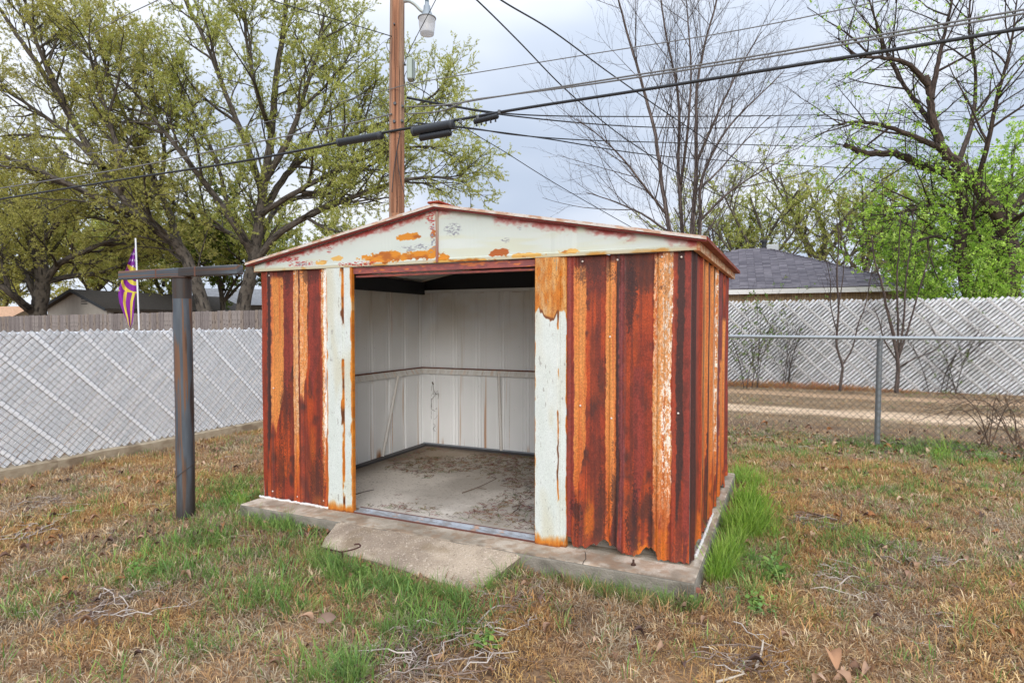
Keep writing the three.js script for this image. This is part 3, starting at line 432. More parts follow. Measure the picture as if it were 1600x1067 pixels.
  { const f = (px, py, n) => { const q = nPlane(px, py, n), [s] = toYard(q); return V(s, q.y, n); }; brace(f(779, 584, -D0 + 0.05), V(f(783, 705, -D0 + 0.03).x, SLAB + 0.03, -D0 + 0.03)); brace(V(0.05, Hg - 0.045, -1.62), V(0.04, SLAB + 0.03, -1.38)); brace(V(W0 - 0.05, Hg - 0.045, -1.3), V(W0 - 0.04, SLAB + 0.03, -1.1)); }
  const frM = mat([70, 68, 70], 0.6), fr2 = mat([150, 156, 164], 0.5, { metalness: 0.3 });
  const fr_ = (x0, x1, z0, z1) => { const g = new MB(); g.box(x0, x1, SLAB + 0.005, SLAB + 0.022, z0, z1); mesh('floor_rail', g.geo(), frM, shed); };
  fr_(0.012, 0.075, -D0 + 0.05, -0.09); fr_(0.012, W0 - 0.012, -D0 + 0.012, -D0 + 0.048); fr_(W0 - 0.075, W0 - 0.012, -D0 + 0.05, -0.09);
  { const g = new MB(); g.box(0.03, W0 - 0.03, SLAB + 0.024, SLAB + 0.036, -D0 + 0.016, -D0 + 0.03); mesh('floor_channel', g.geo(), fr2, shed); }
  // threshold track
  const tT = rustBar([178, 184, 192], [150, 150, 152], 61, 0.35); tT.repeat.set(0.7, 8); const tM = mat([255, 255, 255], 0.5, { map: tT });
  const tr = (z0, z1, h) => { const g = new MB(); g.box(0.852, 2.18, SLAB + 0.001, SLAB + h, z0, z1); mesh('door_track', g.geo(), tM, shed); };
  tr(-0.012, 0.02, 0.012); tr(-0.03, -0.0122, 0.006); tr(-0.042, -0.0302, 0.022);
  { const g = new MB(); g.box(0.852, 2.18, SLAB + 0.0005, SLAB + 0.009, 0.0202, 0.028); g.box(0.852, 2.18, SLAB + 0.0005, SLAB + 0.025, -0.047, -0.0425); mesh('rusty_track_edge', g.geo(), mat([104, 62, 52], 0.85), shed); }
  // lumpy white sealant along the foot of the sheets
  const caulk = (pts, seed) => { const g = new MB(), q = curve(pts, 60), rd = q.map((_, k) => 0.006 + 0.006 * noise(k * 0.8, 1, seed)); q.forEach((v, k) => { v.z += (noise(k * 0.5, 3, seed) - 0.5) * 0.012; v.y += (noise(k * 0.7, 5, seed) - 0.5) * 0.006; }); g.tube(q, rd, 6); mesh('sealant', g.geo(), mat([226, 222, 218], 0.7), shed); };
  caulk([V(-0.03, SLAB + 0.006, 0.014), V(0.3, SLAB + 0.004, 0.014), V(0.635, SLAB + 0.003, 0.018)], 5); caulk([V(W0 + 0.014, SLAB + 0.006, -0.12), V(W0 + 0.016, SLAB + 0.005, -0.5), V(W0 + 0.014, SLAB + 0.006, -0.95)], 8);
  // screw heads
  const sc = new THREE.SphereGeometry(0.006, 8, 6); const scM = mat([226, 214, 204], 0.5);
  for (const [x, y, w] of [[0.12, 0.955, 0], [0.345, 0.955, 0], [2.63, 0.9, 0], [2.9, 1.775, 0], [2.66, 1.77, 0], [2.62, 1.35, 0], [0.6, 0.95, 0], [0.09, 1.77, 0], [0.33, 1.775, 0], [0.58, 1.77, 0], [0.1, 0.2, 0], [0.34, 0.19, 0], [0.58, 0.19, 0], [2.45, 0.96, 0], [2.99, 0.95, 0], [2.46, 1.77, 0], [3.0, 1.77, 0]]) { const g = sc.clone(); g.translate(x, y, 0.012); mesh('screw', g, scM, shed); }
}
// weathered strip of wood under the slab's front right corner
{
  const g = new MB(), a = gAt(1052, 916, 0.09), b = gAt(1092, 924, 0.085), z = V(0, 0.02, 0), o = V(0.01, 0, 0.03);
  g.hex([a.clone().add(o), b.clone().add(o), b, a, a.clone().add(o).add(z), b.clone().add(o).add(z), b.clone().add(z), a.clone().add(z)]);
  tag(mesh('wood_strip', g.geo(), mat([150, 96, 80], 0.9)), 'reddish splinter of wood along the front right edge of the slab', 'wood strip');
}
// ---------------------------------------------------------------- clothesline post
{
  const T = thing('clothesline_post', 'dark steel T-shaped clothesline post with streaks of rust, left of the shed', 'clothesline post', Y(-0.418, 0, 0.324), -YAW);
  const tT = tex(256, 512, (u, v) => { const m = fbm(u * 14, v * 9, 4, 4), st = fbm(u * 26, v * 4, 9, 4), f = noise(u * 190, v * 300, 2); let c = mix3([62, 68, 76], [92, 100, 108], m); c = mix3(c, [122, 82, 56], ss(0.52, 0.62, st) * 0.85); c = mix3(c, [54, 42, 38], ss(0.62, 0.8, fbm(u * 9 + 3, v * 5, 15, 3)) * 0.7); c = mix3(c, [52, 44, 40], ss(0.42, 0.12, v + (m - 0.5) * 0.3) * 0.75); return mix3(c, [140, 144, 146], ss(0.94, 1, f) * 0.5); });
  const m = mat([255, 255, 255], 0.6, { map: tT, bumpMap: rustB, bumpScale: 0.001 });
  const g = new MB(); g.tube([V(0, -0.2, 0), V(0.004, 0.8, 0), V(-0.004, 1.752, 0)], 0.062, 24); const g1 = g.geo(); for (let k = 0, u = g1.attributes.uv; k < u.count; k++) u.setY(k, u.getY(k) / 1.8);
  mesh('pole', g1, m, T);
  const bar = rbox(1.245, 0.064, 0.062, 0.008, -0.05, 1.786, 0, 3); { const u = bar.attributes.uv, p = bar.attributes.position; for (let k = 0; k < u.count; k++) u.setXY(k, p.getY(k) * 4 + p.getZ(k) * 3, p.getX(k) * 0.6); }
  mesh('crossbar', bar, m, T);
  const w = new THREE.TorusGeometry(0.062, 0.008, 6, 24); w.rotateX(Math.PI / 2); w.translate(-0.004, 1.75, 0); mesh('weld', w, mat([72, 54, 46], 0.8), T);
  for (const x of [-0.24, 0.17]) mesh('seam_band', rbox(0.016, 0.067, 0.065, 0.003, x, 1.786, 0), mat([104, 70, 56], 0.8), T);
  const wr = new MB(); wr.tube(curve([V(-0.06, 0.36, 0.03), V(-0.02, 0.33, 0.066), V(0.04, 0.37, 0.055), V(0.066, 0.41, 0.0), V(0.05, 0.43, -0.05), V(-0.05, 0.38, -0.05), V(-0.066, 0.35, 0)], 26), 0.0022, 5); mesh('wire_loop', wr.geo(), mat([70, 62, 56], 0.6), T);
}

// ---------------------------------------------------------------- chain link and slat fences
const galv = mat([150, 156, 160], 0.45, { metalness: 0.5 }), wireM = mat([74, 77, 80], 0.5, { metalness: 0.2 }), wireN = mat([104, 100, 94], 0.5, { metalness: 0.2 }), slatWhites = [[248, 250, 253], [242, 245, 249], [252, 253, 255], [236, 239, 243]].map((c) => {
  const k = c[0]; return mat([255, 255, 255], 0.55, { map: tex(64, 512, (u, v) => { const m = fbm(u * 3, v * 26, k, 4), d = fbm(u * 6, v * 60, k + 3, 3); let q = mix3(c, [220, 222, 226], ss(0.5, 0.75, m) * 0.5); return mix3(q, [156, 146, 132], ss(0.7, 0.82, d) * 0.5); }) });
});
// woven wire: zigzag strands; fx(t) gives the place of distance t along the fence at height y, off = depth
const slatGreys = [[226, 228, 231], [214, 216, 219], [232, 233, 236], [204, 205, 206]].map((c) => { const k = c[1]; return mat([255, 255, 255], 0.6, { map: tex(64, 512, (u, v) => { let q = mix3(c, [176, 174, 170], ss(0.45, 0.75, fbm(u * 3, v * 20, k, 4)) * 0.7); return mix3(q, [132, 120, 104], ss(0.62, 0.78, fbm(u * 6, v * 44, k + 3, 3)) * 0.6); }) }); });
function chainMesh(len, y0, y1, dia, place, rad, seed) {
  const g = new MB(), h = dia / 2, n = Math.round(len / h), m = Math.round((y1 - y0) / h);
  for (let k = 0; k < n; k++) {
    const pts = []; for (let j = 0; j <= m; j++) pts.push(place(k * h + ((j + k) % 2 ? h : 0) + (hash(k, j, seed) - 0.5) * 0.004, y0 + j * h, (j + k) % 2 ? 0.0015 : -0.0015));
    g.tube(pts, rad, 3, false);
  }
  return g.geo();
}
// slats slide diagonally through the mesh; dirn +1 rises with t. Cut to the fence's rectangle, thin and bowed
function slat(dirn, c, len, y0, y1, w, place, off, seed, bow = 1) {
  let a0 = 0, a1 = y1 - y0; const tAt = (h) => c + dirn * h; // along the slat the height h runs from 0 to H
  const lo = dirn > 0 ? -c : c - len, hi = dirn > 0 ? len - c : c; a0 = Math.max(0, lo); a1 = Math.min(a1, hi); if (a1 - a0 < 0.06) return null;
  const r = rng(seed), luck = r(); if (bow > 0 && luck < 0.05) a0 += r() * 0.1; const skew = (r() - 0.5) * 0.012, dirt = luck; a1 += (r() - 0.4) * 0.03 * (a1 > y1 - y0 - 0.01 ? 1 : 0); a0 += r() * 0.012;
  const p = [], u = [], ix = [], N = 6, prof = bow < 0 ? [[-0.5, -0.012], [-0.2, -0.004], [0.2, 0.006], [0.5, 0.006]] : [[-0.5, -0.004], [-0.3, 0.0025], [0.3, 0.0025], [0.5, -0.004]], hw = w * Math.SQRT2, uo = r();
  const b = (r() - 0.5) * 0.004;
  for (let j = 0; j <= N; j++) for (const [q, d] of prof) { const h = mix(a0, a1, j / N), t = tAt(h) + q * hw * 0.5 + skew * (h / (y1 - y0) - 0.5), hh = h - dirn * q * hw * 0.5; const P = place(t, y0 + clamp(hh, -0.01, y1 - y0 + 0.03), off + d + (noise(h * 5, seed, 3) - 0.5) * 0.006 + b); p.push(P.x, P.y, P.z); u.push(q + 0.5, h * 1.4 + uo); }
  const W = prof.length; for (let j = 0; j < N; j++) for (let k = 0; k < W - 1; k++) { const a = j * W + k; ix.push(a, a + 1, a + W, a + 1, a + W + 1, a + W); }
  const g = new THREE.BufferGeometry(); g.setAttribute('position', new THREE.Float32BufferAttribute(p, 3)); g.setAttribute('uv', new THREE.Float32BufferAttribute(u, 2)); g.setIndex(ix); g.computeVertexNormals(); return g;
}
function slatFence(root, len, y0, y1, dia, place, seed, every, bandOff, wf = 0.93, bow = 1, M = slatWhites) {
  const r = rng(seed), H = y1 - y0, side = dia / Math.SQRT2;
  let k = 0; for (let c = -Math.ceil(H / dia) * dia + dia / 2; c < len; c += dia, k++) { const g = slat(1, c, len, y0, y1, side * wf, place, 0, seed + k, bow); if (g) mesh('slat', g, M[Math.floor(r() * 3.6)], root); }
  k = 0; for (let c = dia / 2; c < len + H; c += dia * every, k++) { const g = slat(-1, c, len, y0, y1, side * 0.95 * (wf < 0.9 ? 0.8 : 1), place, bandOff, seed + 500 + k, bow); if (g) mesh('cross_slat', g, M[k % 2 ? 0 : 2], root); }
}
const curbT = tex(512, 128, (u, v) => { const m = fbm(u * 40, v * 6, 4, 4), f = noise(u * 260, v * 60, 2); let c = mix3([150, 132, 108], [190, 176, 152], m); c = mix3(c, [124, 106, 84], ss(0.5, 0.75, fbm(u * 14, v * 3, 8, 3)) * 0.7); return mix3(c, [206, 198, 180], ss(0.85, 1, f) * 0.5); });
{ // left neighbour fence: s about -2.95
  const F = thing('slat_fence', 'long white slatted chain link fence on a concrete curb, left of the shed', 'fence');
  const n0 = 1.9, n1 = -4.72, len = n0 - n1, sf = -2.96, place = (t, y, d) => Y(sf + d, y, n0 - t);
  slatFence(F, len, 0.115, 1.345, 0.0735, place, 100, 6, 0.009, 0.95);
  const wg = chainMesh(len, 0.115, 1.35, 0.0735, (t, y, d) => place(t, y, 0.013 + d), 0.0027, 4); tag(mesh('chain_link', wg, wireM, F), null, null, null, 'stuff');
  const cb = new MB(); const N = 40; for (let k = 0; k < N; k++) { const a = n0 - len * k / N, b = n0 - len * (k + 1) / N, yy = (n) => 0.118 + (noise(n * 3, 1, 5) - 0.5) * 0.016, xx = (n) => 0.075 + (noise(n * 4, 2, 6) - 0.5) * 0.012; const P = (n, d, y) => Y(sf + d, y, n);
    cb.quad(P(a, xx(a), -0.1), P(b, xx(b), -0.1), P(b, xx(b), yy(b) - 0.01), P(a, xx(a), yy(a) - 0.01), [k * 0.08, 0, k * 0.08 + 0.08, 0, k * 0.08 + 0.08, 0.8, k * 0.08, 0.8]); cb.quad(P(a, xx(a), yy(a) - 0.01), P(b, xx(b), yy(b) - 0.01), P(b, xx(b) - 0.02, yy(b)), P(a, xx(a) - 0.02, yy(a)), [k * 0.08, 0.8, k * 0.08 + 0.08, 0.8, k * 0.08 + 0.08, 0.85, k * 0.08, 0.85]); cb.quad(P(a, xx(a) - 0.02, yy(a)), P(b, xx(b) - 0.02, yy(b)), P(b, -0.09, yy(b)), P(a, -0.09, yy(a)), [k * 0.08, 0.85, k * 0.08 + 0.08, 0.85, k * 0.08 + 0.08, 1, k * 0.08, 1]); cb.quad(P(b, -0.09, -0.1), P(a, -0.09, -0.1), P(a, -0.09, yy(a)), P(b, -0.09, yy(b)), [0, 0, 0.08, 0, 0.08, 1, 0, 1]); }
  mesh('curb', cb.geo(), mat([255, 255, 255], 0.95, { map: curbT, bumpMap: concB, bumpScale: 0.004 }), F);
  const tr = new MB(); tr.tube([place(0, 1.325, -0.03), place(len, 1.325, -0.03)], 0.019, 8); mesh('top_rail', tr.geo(), slatWhites[0], F);
  for (let n = n0 - 0.4; n > n1; n -= 2.4) { const g = new MB(); g.tube([Y(sf - 0.05, 0, n), Y(sf - 0.05, 1.36, n)], 0.024, 10); mesh('fence_post', g.geo(), galv, F); }
}
{ // fence across the alley: white slats, seen from the yard
  const F = thing('slat_fence', 'tall white fence of diagonal slats across the alley, right of the shed', 'fence');
  const nf = -11.83, s0 = -3.0, s1 = 10.6, place = (t, y, d) => Y(s0 + t, y, nf + d);
  slatFence(F, s1 - s0, -0.02, 1.95, 0.094, place, 900, 4, 0.02, 0.72, -1, slatGreys);
  { const g = new MB(); g.hex([Y(s0, 0, nf - 0.09), Y(s1, 0, nf - 0.09), Y(s1, 0, nf - 0.1), Y(s0, 0, nf - 0.1), Y(s0, 1.9, nf - 0.09), Y(s1, 1.9, nf - 0.09), Y(s1, 1.9, nf - 0.1), Y(s0, 1.9, nf - 0.1)]); mesh('gap_shade_sheet', g.geo(), mat([52, 54, 52], 0.95), F); }  // dark sheet added behind the slats so the gaps read as shade
  for (let s = s0 + 0.3; s < s1; s += 3) { const g = new MB(); g.tube([Y(s, -0.1, nf - 0.05), Y(s, 1.97, nf - 0.05)], 0.03, 8); mesh('fence_post', g.geo(), galv, F); }
  { const g = new MB(); g.tube([Y(s0, 1.88, nf - 0.045), Y(s1, 1.88, nf - 0.045)], 0.02, 8); mesh('top_rail', g.geo(), galv, F); }
}
{ // board fence further left across the alley
  const F = thing('board_fence', 'weathered grey wooden board fence beyond the white fence on the left', 'fence'), r = rng(77);
  const grain = [0, 1, 2, 3].map((k) => tex(64, 512, (u, v) => { const m = fbm(u * 18, v * 2.4, k * 9, 4), f = noise(u * 60, v * 8, k + 3); let c = mix3([[120, 112, 110], [138, 130, 126], [108, 100, 98], [128, 116, 106]][k], [168, 160, 156], ss(0.4, 0.75, m) * 0.55); c = mix3(c, [70, 62, 60], ss(0.75, 1, f) * 0.5); return mix3(c, [54, 46, 44], ss(0.7, 0.8, fbm(u * 5, v * 26, k + 20, 2)) * 0.5); }));
  const ms = grain.map((t) => mat([255, 255, 255], 0.95, { map: t }));
  const plank = (w, h) => { const sh = new THREE.Shape(); sh.moveTo(-w / 2, 0); sh.lineTo(w / 2, 0); sh.lineTo(w / 2, h - 0.025); sh.lineTo(w / 2 - 0.025, h); sh.lineTo(-w / 2 + 0.025, h); sh.lineTo(-w / 2, h - 0.025); const g = new THREE.ExtrudeGeometry(sh, { depth: 0.016, bevelEnabled: false }); const u = g.attributes.uv; for (let k = 0; k < u.count; k++) u.setXY(k, u.getX(k) / w + 0.5, u.getY(k) * 0.5); return g; };
  const gs = [0.132, 0.136, 0.128].map((w) => plank(w, 2.1));
  for (let s = -3.2, k = 0; s > -35; s -= 0.142, k++) { const q = Y(s, -0.2, -11.83 + (r() - 0.5) * 0.012), top = -0.2 + 2.1, want = mix(1.9, 1.765, clamp((-12.8 - s) / 16, -0.3, 1.4)) + (r() - 0.5) * 0.03; const m = mesh('plank', gs[Math.floor(r() * 3)], ms[Math.floor(r() * 4)], F); m.position.set(q.x, -0.2 + want - top, q.z); m.rotation.set(0, -YAW + (r() - 0.5) * 0.03, (r() - 0.5) * 0.012); }
  for (const y of [0.4, 1.4]) { const g = new MB(); g.hex([Y(-35, y, -11.87), Y(-3.2, y, -11.87), Y(-3.2, y, -11.91), Y(-35, y, -11.91), Y(-35, y + 0.09, -11.87), Y(-3.2, y + 0.09, -11.87), Y(-3.2, y + 0.09, -11.91), Y(-35, y + 0.09, -11.91)]); mesh('fence_rail', g.geo(), ms[2], F); }
}
{ // wire fence at the back of the yard
  const F = thing('chain_link_fence', 'galvanised chain link fence with a round top rail, right of the shed', 'fence');
  const nf = -4.74, s0 = -2.9, s1 = 12, place = (t, y, d) => Y(s0 + t, y + 0.05, nf + d), H = 1.19;
  tag(mesh('chain_link', chainMesh(s1 - s0, 0.0, H, 0.074, place, 0.003, 9), wireN, F), null, null, null, 'stuff');
  { const g = new MB(), pts = []; for (let s = s0; s <= s1 + 0.01; s += 0.497) pts.push(Y(s, 1.262 + (noise(s, 3, 1) - 0.5) * 0.008, nf - 0.01)); g.tube(pts, 0.021, 14); mesh('top_rail', g.geo(), galv, F); }
  for (const s of [-1.54, 1.46, 4.46, 7.46, 10.46]) {
    const g = new MB(); g.tube([Y(s - 0.012, -0.2, nf - 0.05), Y(s, 1.23, nf - 0.045)], 0.03, 14); const post = mesh('fence_post', g.geo(), mat([128, 134, 138], 0.5, { metalness: 0.4 }), F);
    const c = new THREE.SphereGeometry(0.036, 12, 8, 0, 7, 0, 1.7); c.scale(1, 0.9, 1); const q = Y(s, 1.232, nf - 0.04); c.translate(q.x, q.y, q.z); mesh('post_cap', c, galv, post);
    const lp = new THREE.TorusGeometry(0.026, 0.008, 8, 18); lp.rotateY(Math.PI / 2 - YAW); const q2 = Y(s, 1.262, nf - 0.012); lp.translate(q2.x, q2.y, q2.z); mesh('rail_loop', lp, galv, post);
    for (const y of [0.42, 0.9, 1.19]) { const t = new THREE.TorusGeometry(0.034, 0.0035, 6, 18); t.rotateX(Math.PI / 2); const p = Y(s - 0.006, y, nf - 0.046); t.translate(p.x, p.y, p.z); mesh('tie_band', t, galv, post); }
  }
}

// ---------------------------------------------------------------- utility pole, its lamp and boxes, cables
const poleB = V(-2.17, 0, -11.5);
{
  const P = thing('utility_pole', 'tall reddish brown wooden utility pole behind the shed', 'utility pole', poleB.clone());
  const wT = tex(256, 1024, (u, v) => { const m = fbm(u * 22, v * 5, 4, 5), c0 = fbm(u * 6, v * 1.3, 8, 3), f = ss(0.6, 0.75, fbm(u * 34, v * 3.4, 15, 4)); let c = mix3([132, 90, 66], [172, 122, 92], ss(0.3, 0.7, m)); c = mix3(c, [172, 148, 128], ss(0.4, 0.65, c0) * 0.7); c = mix3(c, [72, 46, 36], f * 0.75); return mix3(c, [52, 36, 30], ss(0.9, 1, noise(u * 60, v * 200, 3)) * 0.6); });
  wT.repeat.set(1, 0.25);
  const wB = tex(256, 512, (u, v) => fbm(u * 40, v * 6, 3, 4), false); wB.repeat.set(1, 0.3);
  const g = new MB(); g.tube([V(0.04, -0.5, 0), V(-0.015, 3.2, 0), V(0.0, 6, 0), V(0.03, 8.5, 0), V(0.05, 10.5, 0)], [0.17, 0.145, 0.14, 0.132, 0.125], 26); mesh('trunk', g.geo(), mat([255, 255, 255], 0.85, { map: wT, bumpMap: wB, bumpScale: 0.012 }), P);
  const bolt = (px, py, r = 0.028) => { const q = at(px, py, 11.36).sub(poleB); const c = new THREE.CylinderGeometry(r, r * 1.1, 0.07, 10); c.rotateX(Math.PI / 2); c.translate(q.x, q.y, q.z); mesh('bolt', c, mat([74, 76, 80], 0.5, { metalness: 0.5 }), P); };
  bolt(617, 162); bolt(629, 166, 0.02); bolt(616, 190); bolt(628, 189, 0.024); bolt(616, 38, 0.016); bolt(632, 100, 0.018);
  const loop = (pts, r = 0.006) => { const q = new MB(); q.tube(curve(pts.map(([x, y, d]) => at(x, y, d).sub(poleB)), 24), r, 5, false); mesh('wire_loop', q.geo(), mat([58, 60, 64], 0.6), P); };
  loop([[612, 58, 11.42], [606, 62, 11.4], [604, 72, 11.4], [609, 82, 11.4], [613, 84, 11.4]]); loop([[613, 117, 11.4], [611, 126, 11.4], [612, 138, 11.4]]); loop([[626, 200, 11.34], [622, 225, 11.34], [617, 252, 11.34], [612, 300, 11.35]], 0.007); loop([[625, 205, 11.33], [620, 240, 11.33], [628, 290, 11.33], [634, 312, 11.36]], 0.006); loop([[540, 160, 12], [570, 145, 11.8], [600, 160, 11.5], [612, 168, 11.4]], 0.006); loop([[560, 155, 12.2], [585, 166, 11.8], [612, 160, 11.4]], 0.005);
  // security lamp on a curved arm
  const L = thing('street_lamp', 'grey security lamp on a curved arm near the top of the pole', 'street lamp'), a = new MB(), z = 11.25;
  const gm = mat([148, 158, 166], 0.5, { metalness: 0.3 });
  a.tube(curve([at(632, 2, 11.4), at(640, 2, z), at(648, 7, z), at(657, 16, z), at(662, 19, z)], 16), 0.028, 10); mesh('arm', a.geo(), mat([170, 176, 172], 0.5, { metalness: 0.3 }), L);
  const c = at(667, 28, z), S = z / FOCAL, prof = (q) => q.map(([r, y]) => new THREE.Vector2(r * S, y * S));
  const ho = new THREE.LatheGeometry(prof([[0, 24], [3, 24], [3.2, 20], [5, 18], [5.5, 12], [8, 6], [8.5, 2], [11.5, 0.5], [12, 0], [9, 0]]), 22); ho.translate(c.x, c.y, c.z); mesh('housing', ho, gm, L);
  const cap = new THREE.LatheGeometry(prof([[0, 27.5], [2.4, 27.5], [3, 26.5], [3, 23.6], [0, 23.6]]), 14); cap.translate(c.x, c.y, c.z); mesh('photocell', cap, mat([96, 116, 130], 0.5), L);
  const ri = new THREE.TorusGeometry(13.2 * S, 1 * S, 8, 28); ri.rotateX(Math.PI / 2); ri.translate(c.x, c.y - 0.5 * S, c.z); mesh('rim', ri, mat([132, 138, 142], 0.5), L);
  const cup = new THREE.LatheGeometry(prof([[13, -0.5], [12.6, -8], [11, -22], [10.4, -25], [0, -26.5]]), 28); cup.translate(c.x, c.y, c.z); mesh('lens', cup, new THREE.MeshPhysicalMaterial({ color: sRGB(236, 238, 240), roughness: 0.5, transmission: 0.55, thickness: 0, side: THREE.DoubleSide }), L);
  const bu = new THREE.SphereGeometry(3 * S, 12, 10); bu.scale(1, 1.8, 1); bu.translate(c.x, c.y - 11 * S, c.z); mesh('bulb', bu, mat([240, 240, 240], 0.2), L);
  const B = thing('meter_box', 'small pale green utility box fixed to the right side of the pole', 'utility box');
  { const g2 = rbox(0.11, 0.4, 0.2, 0.03, 0, 0, 0, 3), q = at(641, 109, 11.42); g2.translate(q.x, q.y, q.z); mesh('box_body', g2, mat([164, 178, 170], 0.5), B); const l = rbox(0.012, 0.37, 0.17, 0.005), p = at(646.5, 109, 11.42); l.translate(p.x + 0.004, p.y, p.z); mesh('box_lid', l, mat([142, 154, 150], 0.5), B); }
}
const blackC = mat([34, 37, 42], 0.55), greyC = mat([112, 112, 112], 0.6);
const NP = toYard(poleB)[1];
function cable(pts, r, label, m = blackC, group) { const g = new MB(); g.tube(curve(pts, 70), r * 1.2, 6, false); return tag(mesh('cable', g.geo(), m), label, 'cable', group); }
const al = (px, py, dn = 0.17) => nPlane(px, py, NP + dn);
cable([al(-160, 338), al(0, 311), al(200, 279), al(400, 248), al(530, 222), al(600, 207), al(710, 188), al(800, 172), al(1000, 141), al(1200, 109), al(1400, 77), al(1600, 44), al(1760, 18)], 0.02, 'thick black cable along the alley, the lowest one that crosses the pole');
cable([al(-160, 322), al(0, 294), al(200, 262), al(400, 222), al(560, 190), al(612, 178)], 0.012, 'pale grey cable left of the pole, above the thick black cable', greyC);
cable([al(634, 167), al(700, 163), al(770, 152), al(930, 127), al(1200, 84), al(1600, 15), al(1760, -14)], 0.011, 'upper of the two grey cables strung close together right of the pole', greyC);
cable([al(634, 178), al(690, 173), al(730, 158), al(790, 149), al(930, 130.5), al(1200, 89), al(1600, 21), al(1760, -8)], 0.011, 'lower of the two grey cables strung close together right of the pole', greyC);
cable([al(-100, 262), al(200, 232), al(400, 194), al(565, 150), al(613, 138), al(640, 131), al(680, 124), al(900, 88), al(1160, 46), al(1370, 3), al(1500, -26)], 0.0065, 'thin grey wire passing the pole just below the green box', greyC);
cable([at(300, -45, 8.6), at(420, -1, 9.5), at(520, 29, 10.5), at(590, 50, 11.2), at(613, 57, 11.4)], 0.007, 'thin wire from the left of the pole up to the top edge of the sky');
cable([at(100, 78, 13), at(180, 32, 11), at(246, 0, 9.5), at(330, -40, 8)], 0.006, 'thin grey wire crossing the sky above the leftmost tree', greyC);
cable([at(440, 25, 13), at(478, 12, 12), at(520, -2, 11), at(580, -25, 10)], 0.005, 'short thin wire at the top between the oaks and the pole', greyC);
cable([at(637, 84, 11.35), at(650, 58, 11), at(668, 24, 10.4), at(682, -3, 9.9), at(700, -40, 9)], 0.006, 'thin wire slanting up from the pole across the lamp');
cable([at(640, -90, 6), at(745, 0, 8), at(810, 64, 9.2), at(880, 136, 10.6), at(950, 196, 12), at(1000, 232, 13), at(1090, 288, 15), at(1180, 330, 17), at(1240, 352, 19)], 0.009, 'lower left of the two black service lines from the top of the sky');
cable([at(690, -70, 6), at(783, 0, 7.6), at(860, 46, 8.8), at(950, 112, 10.4), at(1030, 168, 12), at(1125, 232, 14.5), at(1180, 268, 16), at(1260, 320, 19), at(1330, 352, 22), at(1440, 402, 25)], 0.009, 'upper right of the two black service lines from the top of the sky');
cable([at(636, 152, 11.4), at(700, 164, 12.2), at(800, 178, 14), at(1000, 182, 18), at(1300, 179, 25), at(1620, 171, 34)], 0.014, 'topmost of the four level black lines running off to the right');
cable([at(636, 153, 11.4), at(700, 165, 12.2), at(800, 181, 14), at(1000, 198, 18), at(1200, 199, 23), at(1420, 191, 29), at(1620, 180, 34)], 0.014, 'second from the top of the four level black lines to the right');
cable([at(650, 192, 11.5), at(735, 200, 12.5), at(800, 210, 14), at(900, 218, 16), at(1100, 224, 20), at(1350, 230, 27), at(1620, 229, 34)], 0.013, 'third from the top of the four level black lines to the right');
cable([at(650, 192, 11.5), at(735, 201, 12.5), at(850, 216, 15), at(1000, 240, 18), at(1150, 252, 22), at(1350, 263, 27), at(1620, 266, 34)], 0.013, 'bottom one of the four level black lines running off to the right');
cable([at(636, 128, 11.4), at(670, 148, 11.6), at(720, 194, 11.9), at(790, 238, 12.8), at(860, 282, 13.8), at(960, 340, 15), at(1060, 395, 16)], 0.007, 'thin line sagging from the pole down behind the right side of the shed');
// splice cases on the cables
function spliceCase(p0, p1, r, label, extra) {
  const S = thing('splice_case', label, 'splice case', p0.clone()), d = p1.clone().sub(p0), L = d.length(), q = new THREE.Quaternion().setFromUnitVectors(V(0, 1, 0), d.clone().normalize());
  const lathe = (pr, off = V(0, 0, 0)) => { const g = new THREE.LatheGeometry(pr.map((e) => new THREE.Vector2(...e)), 16); g.applyQuaternion(q); g.translate(off.x, off.y, off.z); return g; };
  mesh('case_body', lathe([[0, 0], [r * 0.7, 0], [r, L * 0.06], [r, L * 0.94], [r * 0.8, L], [0, L]]), mat([40, 44, 50], 0.5), S);
  for (const t of [0.02, 0.93]) mesh('end_clamp', lathe([[r * 0.9, L * t], [r * 1.1, L * t], [r * 1.1, L * (t + 0.05)], [r * 0.9, L * (t + 0.05)]]), mat([60, 64, 70], 0.5), S);
  if (extra) { const f = lathe([[0, L * 0.16], [r * 0.75, L * 0.2], [r * 0.75, L * 0.92], [0, L * 0.95]], V(0, -r * 1.75, 0)); mesh('lower_case', f, mat([34, 37, 42], 0.5), S); }
}
spliceCase(al(527, 223, 0.2), al(597, 211, 0.2), 0.07, 'black cylindrical cable splice case hanging left of the pole');
spliceCase(al(644, 206, 0.2), al(709, 194, 0.2), 0.078, 'black double cable splice case hanging just right of the pole', true);
{ const S = thing('cable_terminal', 'small black cable terminal block on the thick cable right of the splice case', 'cable terminal'); const a = al(741, 190, 0.2), b = al(778, 181, 0.2), g = new MB(); g.tube([a, b], 0.05, 4); mesh('terminal_body', g.geo(), blackC, S); for (let k = 0; k < 5; k++) { const q = a.clone().lerp(b, 0.1 + k * 0.2), c = new THREE.CylinderGeometry(0.012, 0.016, 0.06, 8); c.translate(q.x, q.y - 0.06, q.z); mesh('terminal_stub', c, blackC, S); } for (const t of [-0.6, 0.15, 1.05]) { const q = a.clone().lerp(b, t), c = rbox(0.05, 0.07, 0.05, 0.01, q.x, q.y + 0.06, q.z); mesh('cable_clamp', c, mat([76, 80, 86], 0.5), S); } }

